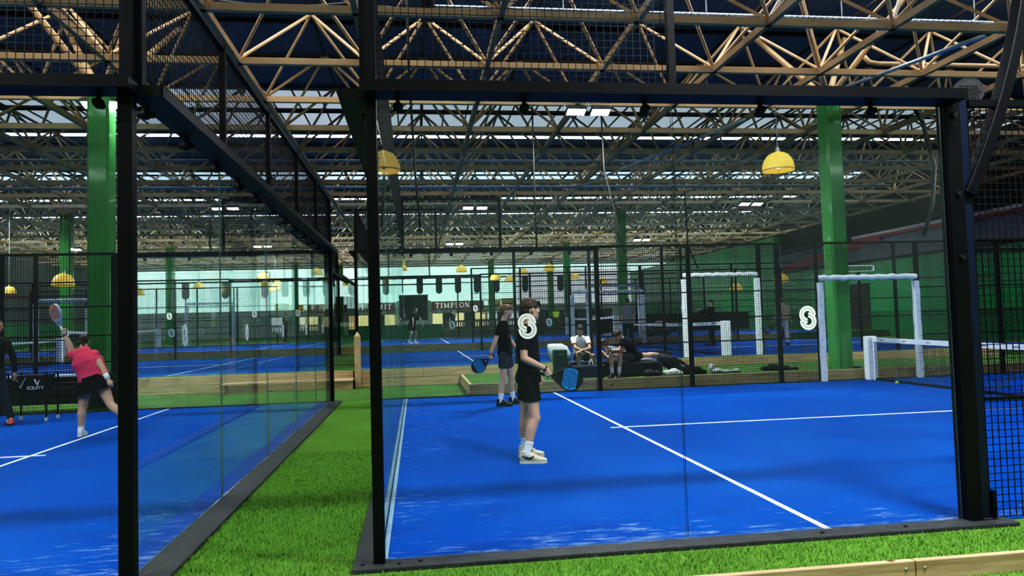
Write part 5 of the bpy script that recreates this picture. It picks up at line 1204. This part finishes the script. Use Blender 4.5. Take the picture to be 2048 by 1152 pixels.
def heap(name, label, cat, pts, mm, seed, vox=.012, group=None):
    """soft crumpled cloth: blobs melted together and creased"""
    r = random.Random(seed); mb = MB()
    for x, y, z, rx, ry, rz in pts: mb.ball((x, y, z), rx, ry, rz, n=14, m=8)
    o = remesh(mb, name, M[mm], None, vox, 3)
    tx = bpy.data.textures.new('crease', 'CLOUDS'); tx.noise_scale = .11; tx.noise_depth = 3
    d = o.modifiers.new('d', 'DISPLACE'); d.texture = tx; d.strength = .05; d.mid_level = .5; d.texture_coords = 'GLOBAL'
    me = bpy.data.meshes.new_from_object(o.evaluated_get(DG())); o.modifiers.clear(); old = o.data; o.data = me; bpy.data.meshes.remove(old)
    lo = min((v.co.z for v in me.vertices)); 
    for v in me.vertices:
        if v.co.z < PZ + .004: v.co.z = PZ + .004
    for p in me.polygons: p.use_smooth = True
    return tag(o, label, cat, group)
t = thing('racket_bag', 'large black racket bag lying tilted at the right end of the benches', 'bag', (5.8, 10.7, PZ))
mb = MB(); mb.loft([((5.56, 10.86, .58), V((0, 1, 0)), V((.3, 0, 1)), .10, .06), ((5.62, 10.85, .57), V((0, 1, 0)), V((.3, 0, 1)), .17, .12), ((5.85, 10.82, .47), V((0, 1, 0)), V((.3, 0, 1)), .18, .15), ((6.05, 10.80, .38), V((0, 1, 0)), V((.3, 0, 1)), .17, .13), ((6.2, 10.79, .32), V((0, 1, 0)), V((.3, 0, 1)), .10, .08)], n=20, pw=2.8)
mb.loft([((5.54, 10.85, .25), V((1, 0, 0)), V((0, 1, 0)), .07, .14), ((5.56, 10.85, .48), V((1, 0, 0)), V((0, 1, 0)), .08, .15)], n=16, pw=3); mb.build('bag_body', M['bag'], t, True)
mb = MB(); mb.path([(5.70, 10.64, .58), (5.84, 10.60, .60), (6.0, 10.61, .50), (6.10, 10.65, .42)], .016, 8); mb.build('strap', M['rubber'], t, True)
mb = MB(); mb.bar((5.98, 10.625, .44), (6.08, 10.632, .40), .004, .035); mb.build('logo_patch', M['emblem'], t)
heap('sports_bag', 'small soft black bag on the turf in front of the racket bag', 'bag', [(5.22, 10.44, .30, .15, .09, .08), (5.38, 10.44, .28, .13, .08, .07)], 'bag', 1)
heap('towel', 'crumpled white towel on the turf beside the racket bag', 'towel', [(5.62, 10.44, .29, .10, .08, .07), (5.76, 10.46, .30, .12, .09, .08), (5.9, 10.45, .27, .08, .07, .05)], 'towel', 2)
heap('jacket', 'rounded black jacket bundle on the turf, third from the gate', 'jacket', [(6.12, 10.55, .32, .15, .11, .11), (6.30, 10.55, .30, .15, .11, .09), (6.45, 10.5, .27, .1, .08, .05)], 'btee', 3)
heap('sweatshirt', 'grey marl sweatshirt spread on the turf beside the black bundle', 'sweatshirt', [(6.68, 10.6, .33, .07, .08, .11), (6.78, 10.55, .28, .14, .1, .06), (7.0, 10.55, .26, .16, .09, .04), (7.24, 10.55, .265, .1, .08, .05)], 'greygar', 4)
heap('jacket', 'flat black jacket thrown down near the white gate frame', 'jacket', [(8.0, 10.7, .27, .12, .1, .06), (8.2, 10.72, .29, .17, .12, .08), (8.45, 10.72, .27, .17, .1, .06), (8.68, 10.7, .25, .12, .07, .03)], 'btee', 5)
mb = MB(); mb.bbox(10.0, 10.16, 10.45, 10.55, PZ, .262, .01); mb.ball((10.05, 10.44, .26), .05, .03, .02); tag(mb.build('cap', M['blueclip'], None, False), 'small dark blue cap beside the foot of the green column', 'cap')
mb = MB(); mb.ball((9.86, 8.86, .036), .0335, n=24, m=16); b = mb.build('padel_ball', M['ball'], None, True); tag(b, 'yellow green ball on the blue floor by the net', 'ball')
mb = MB(); mb.path([(9.86 + .034 * math.cos(a) , 8.86 + .034 * math.sin(a) * math.cos(.5 + .5 * math.sin(2 * a)), .036 + .034 * math.sin(a) * math.sin(.5 + .5 * math.sin(2 * a))) for a in [i * .3142 for i in range(21)]], .0014, 5); mb.build('seam', M['white'], b)
racket('black perforated padel racket wedged at the top of the thick post', (4.255, .07, 2.86), (.16, .0, 1), (-.55, -.83, 0), face='rblack', s=.82)

# ball trolley
t = thing('ball_trolley', 'black folding ball trolley on white casters behind the left court players', 'ball trolley', (-6.3, 8.95, 0))
X0, X1, Y0, Y1 = -6.66, -6.06, 8.72, 9.12
mb = MB(); mb.loft([(((X0 + X1) / 2, (Y0 + Y1) / 2, .50), V((1, 0, 0)), V((0, 1, 0)), .20, .12), (((X0 + X1) / 2, (Y0 + Y1) / 2, .54), V((1, 0, 0)), V((0, 1, 0)), .26, .17), (((X0 + X1) / 2, (Y0 + Y1) / 2, .76), V((1, 0, 0)), V((0, 1, 0)), .285, .19), (((X0 + X1) / 2, (Y0 + Y1) / 2, .80), V((1, 0, 0)), V((0, 1, 0)), .29, .195)], n=28, pw=7); bk = mb.build('basket', M['bag'], t)
for x in (X0, X1):
    for y in (Y0, Y1):
        mb = MB(); mb.tube((x, y, .07), (x, y, .84), .018, n=10); lg = mb.build('leg', M['black'], t)
        mb = MB(); mb.tube((x, y, .075), (x, y, .10), .014, n=8); mb.lathe((0, 0, 0), [(0, 0)], 3) if False else None
        mb.tube((x + .012, y, .036), (x - .012, y, .036), .034, n=16); mb.bar((x + .018, y, .04), (x + .018, y, .09), .006, .03); mb.bar((x - .018, y, .04), (x - .018, y, .09), .006, .03); mb.build('caster', M['caster'], lg)
mb = MB(); mb.bar((X0, Y0 - .02, .28), ((X0 + X1) / 2, Y0 - .02, .52), .018); mb.bar((X1, Y0 - .02, .28), ((X0 + X1) / 2 + .08, Y0 - .02, .52), .018); mb.bar((X0, Y1, .28), (X1, Y1, .52), .018); mb.bar((X1, Y1, .28), (X0, Y1, .52), .018); mb.build('cross_brace', M['dark'], t)
RX = Matrix.Rotation(math.pi / 2, 4, 'X')
yy = (Y0 + Y1) / 2 - .196
mb = MB(); mb.add([(-6.265, yy - .004, .735), (-6.235, yy - .004, .735), (-6.205, yy - .004, .665), (-6.205, yy - .004, .64), (-6.22, yy - .004, .645)], [(0, 1, 3), (0, 3, 4)]); mb.add([(-6.165, yy - .004, .735), (-6.19, yy - .004, .70), (-6.215, yy - .004, .64), (-6.195, yy - .004, .625)], [(0, 1, 2, 3)]); mb.build('logo', M['emblem'], bk, recalc=False)
text_mesh('EQUITY', .078, 'lettering', M['emblem'], bk, Matrix.Translation((-6.235, yy - .006, .585)) @ RX, .004)
mb = MB(); mb.add([(-6.50, yy, .60), (-6.40, yy, .77), (-6.38, yy, .77), (-6.47, yy, .58)], [(0, 1, 2, 3)]); mb.add([(-6.57, yy, .76), (-6.51, yy, .71), (-6.53, yy, .70)], [(0, 1, 2)]); mb.build('stripe', M['greygar'], bk, recalc=False)

# floodlights hung in pairs
pairs = [(-6.1, 11.35, 'white floodlight beside the big left column'), (4.32, 11.5, 'bright floodlight of the pair above the right court'), (16.6, 11.0, 'floodlight of a pair above the far end of the right court'),
         (-7.2, 25.15, 'floodlight of the pair seen through the left glass wall'), (2.8, 25.35, 'floodlight of the pair above the middle of the second terrace'), (14.8, 24.85, 'floodlight of the pair left of the big right column'),
         (2.65, 39.0, 'small floodlight of the far pair near the middle'), (14.15, 38.2, 'small floodlight of the far pair toward the green wall'), (-8.6, 39, 'small floodlight of the far pair behind the left court'), (-19.2, 39.3, 'small floodlight of the far pair at the left wall'), (-16.5, 25.2, 'floodlight of a pair at the far left'),
         (-6.1, -2.2, 'floodlight of a pair in the bay behind the camera, left'), (4.3, -2.2, 'floodlight of a pair in the bay behind the camera, right'), (14.6, -2.2, 'floodlight of a pair in the bay behind the camera, far right')]
fl = None
for i, (x, y, lb) in enumerate(pairs):
    for k in (-1, 1):
        ex_ = x + k * .29
        if fl is None:
            fl = thing('pendant_floodlight', '', 'floodlight', (ex_, y, 6.3))
            mb = MB(); mb.bbox(ex_ - .21, ex_ + .21, y - .13, y + .13, 6.30, 6.37, .012)
            for q in range(9): mb.box(ex_ - .18 + q * .045, ex_ - .168 + q * .045, y - .11, y + .11, 6.37, 6.41)
            mb.build('housing', M['dark'], fl)
            mb = MB(); mb.box(ex_ - .185, ex_ + .185, y - .105, y + .105, 6.288, 6.30); mb.build('lens', M['led'], fl)
            mb = MB(); mb.path([(ex_ - .23, y, 6.33), (ex_ - .23, y, 6.52), (ex_ + .23, y, 6.52), (ex_ + .23, y, 6.33)], .012, 6); mb.tube((ex_, y, 6.52), (ex_, y, 6.72), .012, n=6); mb.build('bracket', M['galv'], fl)
            o = fl
        else:
            o = copy_tree(fl); o.location = (ex_, y, 6.3)
        o['label'] = lb + (', left one' if k < 0 else ', right one'); o['group'] = 'floodlights hung in pairs under the roof'
        o.rotation_euler = (math.radians(-16), 0, 0); o.scale = (1.12, 1.12, 1.12)

# yellow dome pendant lamps
def pendant(R_):
    t = thing('pendant_lamp', '', 'pendant lamp', (0, 0, 0), 'yellow dome pendant lamps')
    prof = [(1.0, 0), (.99, .14), (.96, .38), (.89, .62), (.77, .84), (.60, 1.02), (.38, 1.14), (.20, 1.18), (.16, 1.20), (.13, 1.28), (.0, 1.30)]
    mb = MB(); mb.lathe((0, 0, 0), [(r * R_, h * R_) for r, h in prof], 24); sh = mb.build('shade', M['lamp'], t, True)
    mb = MB(); mb.lathe((0, 0, -.002), [(1.005 * R_, 0), (1.02 * R_, .04 * R_), (.99 * R_, .08 * R_)], 24)
    for k in range(6):
        a = k * math.pi / 3; mb.bar((math.cos(a) * .985 * R_, math.sin(a) * .985 * R_, .1 * R_), (math.cos(a) * .80 * R_, math.sin(a) * .80 * R_, .84 * R_), .012 * R_, .02 * R_)
    mb.build('rim', M['tan'], sh)
    mb = MB(); mb.ball((0, 0, .34 * R_), .22 * R_, n=14, m=8); mb.tube((0, 0, .5 * R_), (0, 0, .8 * R_), .1 * R_, n=10); mb.build('bulb', M['lampglow'], t, True)
    mb = MB(); mb.tube((0, 0, 1.24 * R_), (0, 0, 1.5 * R_), .16 * R_, .12 * R_, n=12); mb.build('cap', M['galv'], t)
    return t
L0 = [(9.27, 12.1, 5.05, .39, 'large yellow dome lamp high up left of the big green column, solid stand-in for a reflection'), (-.42, -12.0, 5.02, .39, 'glowing yellow dome lamp mirrored in the front glass near its corner post'),  # first lamp is a solid stand-in for a reflection in the front glass
      (-13.16, 25.0, 3.35, .40, 'yellow dome lamp left of the left columns above the woman in pink'), (-15.6, 26.0, 3.15, .24, 'small yellow lamp left of the dome lamp at the left'), (-20, 28, 3.5, .30, 'small yellow lamp at the left picture edge, upper one'), (-20.5, 28.6, 2.75, .24, 'small yellow lamp at the left picture edge, lower one'),
      (-12.9, 31, 3.6, .22, 'small yellow lamp close to the big left column'), (9.0, 42.0, 4.75, .38, 'yellow dome lamp beside the third green column'), (20.0 - 1.2, 30.0, 3.1, .38, 'yellow dome lamp left of the white gate frame'), (18.2, 34, 2.9, .34, 'yellow dome lamp against the green wall')]
rl = random.Random(11)
far = [(480, 'fourth'), ]
nm = ['nearest the middle', 'in the gap of the alley', 'above the maroon sign', 'right of the maroon sign', 'over the yellow boards', 'left of the dark entrance', 'over the dark entrance', 'left of the alley', 'seen through the left glass, lower', 'seen through the left glass, upper', 'beside the thin left column', 'furthest left by the columns', 'over the lilac wall', 'at the right end of the lilac wall']
fp = [(5.2, 40, 4.1), (-1.6, 46, 4.3), (3.4, 45, 5.0), (6.6, 44, 4.2), (8.0, 47, 4.9), (-2.6, 44, 4.5), (-.6, 44, 5.1), (-5.4, 42, 4.4), (-8.1, 40, 3.7), (-9.0, 41, 4.5), (-12.2, 39, 3.9), (-14.8, 37, 3.5), (11.4, 45, 4.4), (13.6, 46, 4.0)]
for (x, y, z), w in zip(fp, nm): L0.append((x, y, z, rl.uniform(.30, .40), 'distant yellow dome lamp ' + w))
pl = None
for x, y, z, R_, lb in L0:
    if pl is None: pl = pendant(1.0); o = pl
    else: o = copy_tree(pl)
    o.location = (x, y, z); o.scale = (R_, R_, R_); o['label'] = lb
    if y < 0:
        for q in o.children:
            if q.name.startswith('shade'): q.data = q.data.copy(); q.data.materials[0] = M['lampbright']
    mb = MB(); mb.tube((x, y, z + 1.48 * R_), (x, y, 6.7), .012, n=6); cd = link('cord', mb_me(mb), M['galv'], None) if False else mb.build('cord', M['galv'], None)
    cd.parent = o; cd.matrix_parent_inverse = parent_inv(o)

# drooping black cables by the players' fences and the hanging blue rope at the left
for pts, r, lb in (([(.18, 9.0, 9.0), (.22, 9.0, 6.2), (.30, 8.9, 4.2), (.36, 8.9, 3.3)], .022, 'bluish cable hanging down behind the front glass near the corner post'),
                   ([(13.0, 12.5, 7.4), (13.5, 12.4, 6.4), (13.7, 12.3, 5.2), (13.5, 12.2, 4.2), (13.2, 12.2, 3.4)], .05, 'thick black cable drooping beside the thick right post'),
                   ([(3.2, 12.6, 8.0), (3.18, 12.6, 5.0), (3.2, 12.6, 3.2)], .02, 'thin grey cable hanging between the two court joints'),
                   ([(4.9, 12.6, 8.0), (4.95, 12.6, 5.2), (5.3, 12.6, 3.6), (5.4, 12.6, 3.1)], .02, 'grey cable hanging below the bright pair of floodlights'),
                   ([(9.9, 20, 6.0), (9.95, 20, 4.0), (10.3, 20, 3.2)], .03, 'black cable drooping in front of the green wall')):
    mb = MB(); mb.path(pts, r, 8); tag(mb.build('hanging_cable', M['dark'], None, True), lb, 'cable')
# white frame lamp above the far gate
t = thing('frame_light', 'small white rectangular frame light above the far white gate', 'light', (13.6, 17.6, 2.8))
mb = MB(); mb.box(12.75, 13.7, 15.0, 15.05, 2.83, 2.86); mb.box(12.75, 13.7, 15.0, 15.05, 2.66, 2.69); mb.box(12.75, 12.8, 15.0, 15.05, 2.66, 2.86); mb.box(13.65, 13.7, 15.0, 15.05, 2.66, 2.86); mb.build('frame', M['white'], t)
mb = MB(); mb.tube((13.2, 15.02, z2), (13.2, 15.02, 2.66), .04, n=10); mb.build('pole', M['black'], t)
# dark bags and a pale jumble on the bench beyond the middle court
t = heap('kit_bag', 'pile of black kit bags beyond the middle net', 'bag', [(10.0, 25.0, z3 + .2, .38, .2, .22), (10.7, 25.0, z3 + .22, .4, .2, .22)], 'bag', 8, .03)
t = heap('striped_towel', 'pale striped towel over the black bags beyond the middle net', 'towel', [(10.5, 24.95, z3 + .55, .28, .1, .12), (10.8, 24.95, z3 + .5, .2, .1, .1)], 'palepat', 9, .03)
# ------------------------------------------------------------------ lights, world, camera
for i, (x, y, lb) in enumerate(pairs):
    l = bpy.data.lights.new('floodlight_beam', 'AREA'); l.shape = 'RECTANGLE'; l.size = 1.0; l.size_y = .3; l.energy = FLOOD_W * (1.0 if y < 20 else .8); l.color = (.96, .98, 1.0); l.spread = math.radians(160)
    o = bpy.data.objects.new('floodlight_beam', l); COL.objects.link(o); o.location = (x, y, 6.26)
w = bpy.data.worlds.new('hall_world'); SC.world = w; w.use_nodes = True
w.node_tree.nodes['Background'].inputs[0].default_value = (.80, .90, 1.0, 1); w.node_tree.nodes['Background'].inputs[1].default_value = WORLD_S
cam = bpy.data.cameras.new('camera'); co = bpy.data.objects.new('camera', cam); COL.objects.link(co)
cam.sensor_fit = 'HORIZONTAL'; cam.sensor_width = 36; cam.lens = 1439.53 / 2048 * 36; cam.clip_start = .05; cam.clip_end = 400
yaw, pitch, roll = .13279335, .04664416, -.02851579
fw = V((math.sin(yaw) * math.cos(pitch), math.cos(yaw) * math.cos(pitch), math.sin(pitch))); r = V((math.cos(yaw), -math.sin(yaw), 0)); u = r.cross(fw)
r2 = r * math.cos(roll) + u * math.sin(roll); u2 = u * math.cos(roll) - r * math.sin(roll)
co.matrix_world = Matrix.Translation((.259064, -4.634517, 1.487587)) @ Matrix((r2, u2, -fw)).transposed().to_4x4()
SC.camera = co
c = SC.cycles
c.max_bounces = 4; c.diffuse_bounces = 2; c.glossy_bounces = 2; c.transmission_bounces = 4; c.transparent_max_bounces = 32
c.caustics_reflective = False; c.caustics_refractive = False; c.sample_clamp_indirect = 6.0; c.use_denoising = True; c.use_adaptive_sampling = True; c.adaptive_threshold = 0.09; c.adaptive_min_samples = 14
SC.view_settings.view_transform = 'Standard'; SC.view_settings.exposure = EXPO; SC.view_settings.gamma = 1.0
vs_ = SC.view_settings
vs_.use_curve_mapping = True
cm = vs_.curve_mapping
cm.use_clip = False
cu_ = cm.curves[3]
for p_ in ((.05, .022), (.25, .215), (.6, .66)): cu_.points.new(*p_)
cm.update()
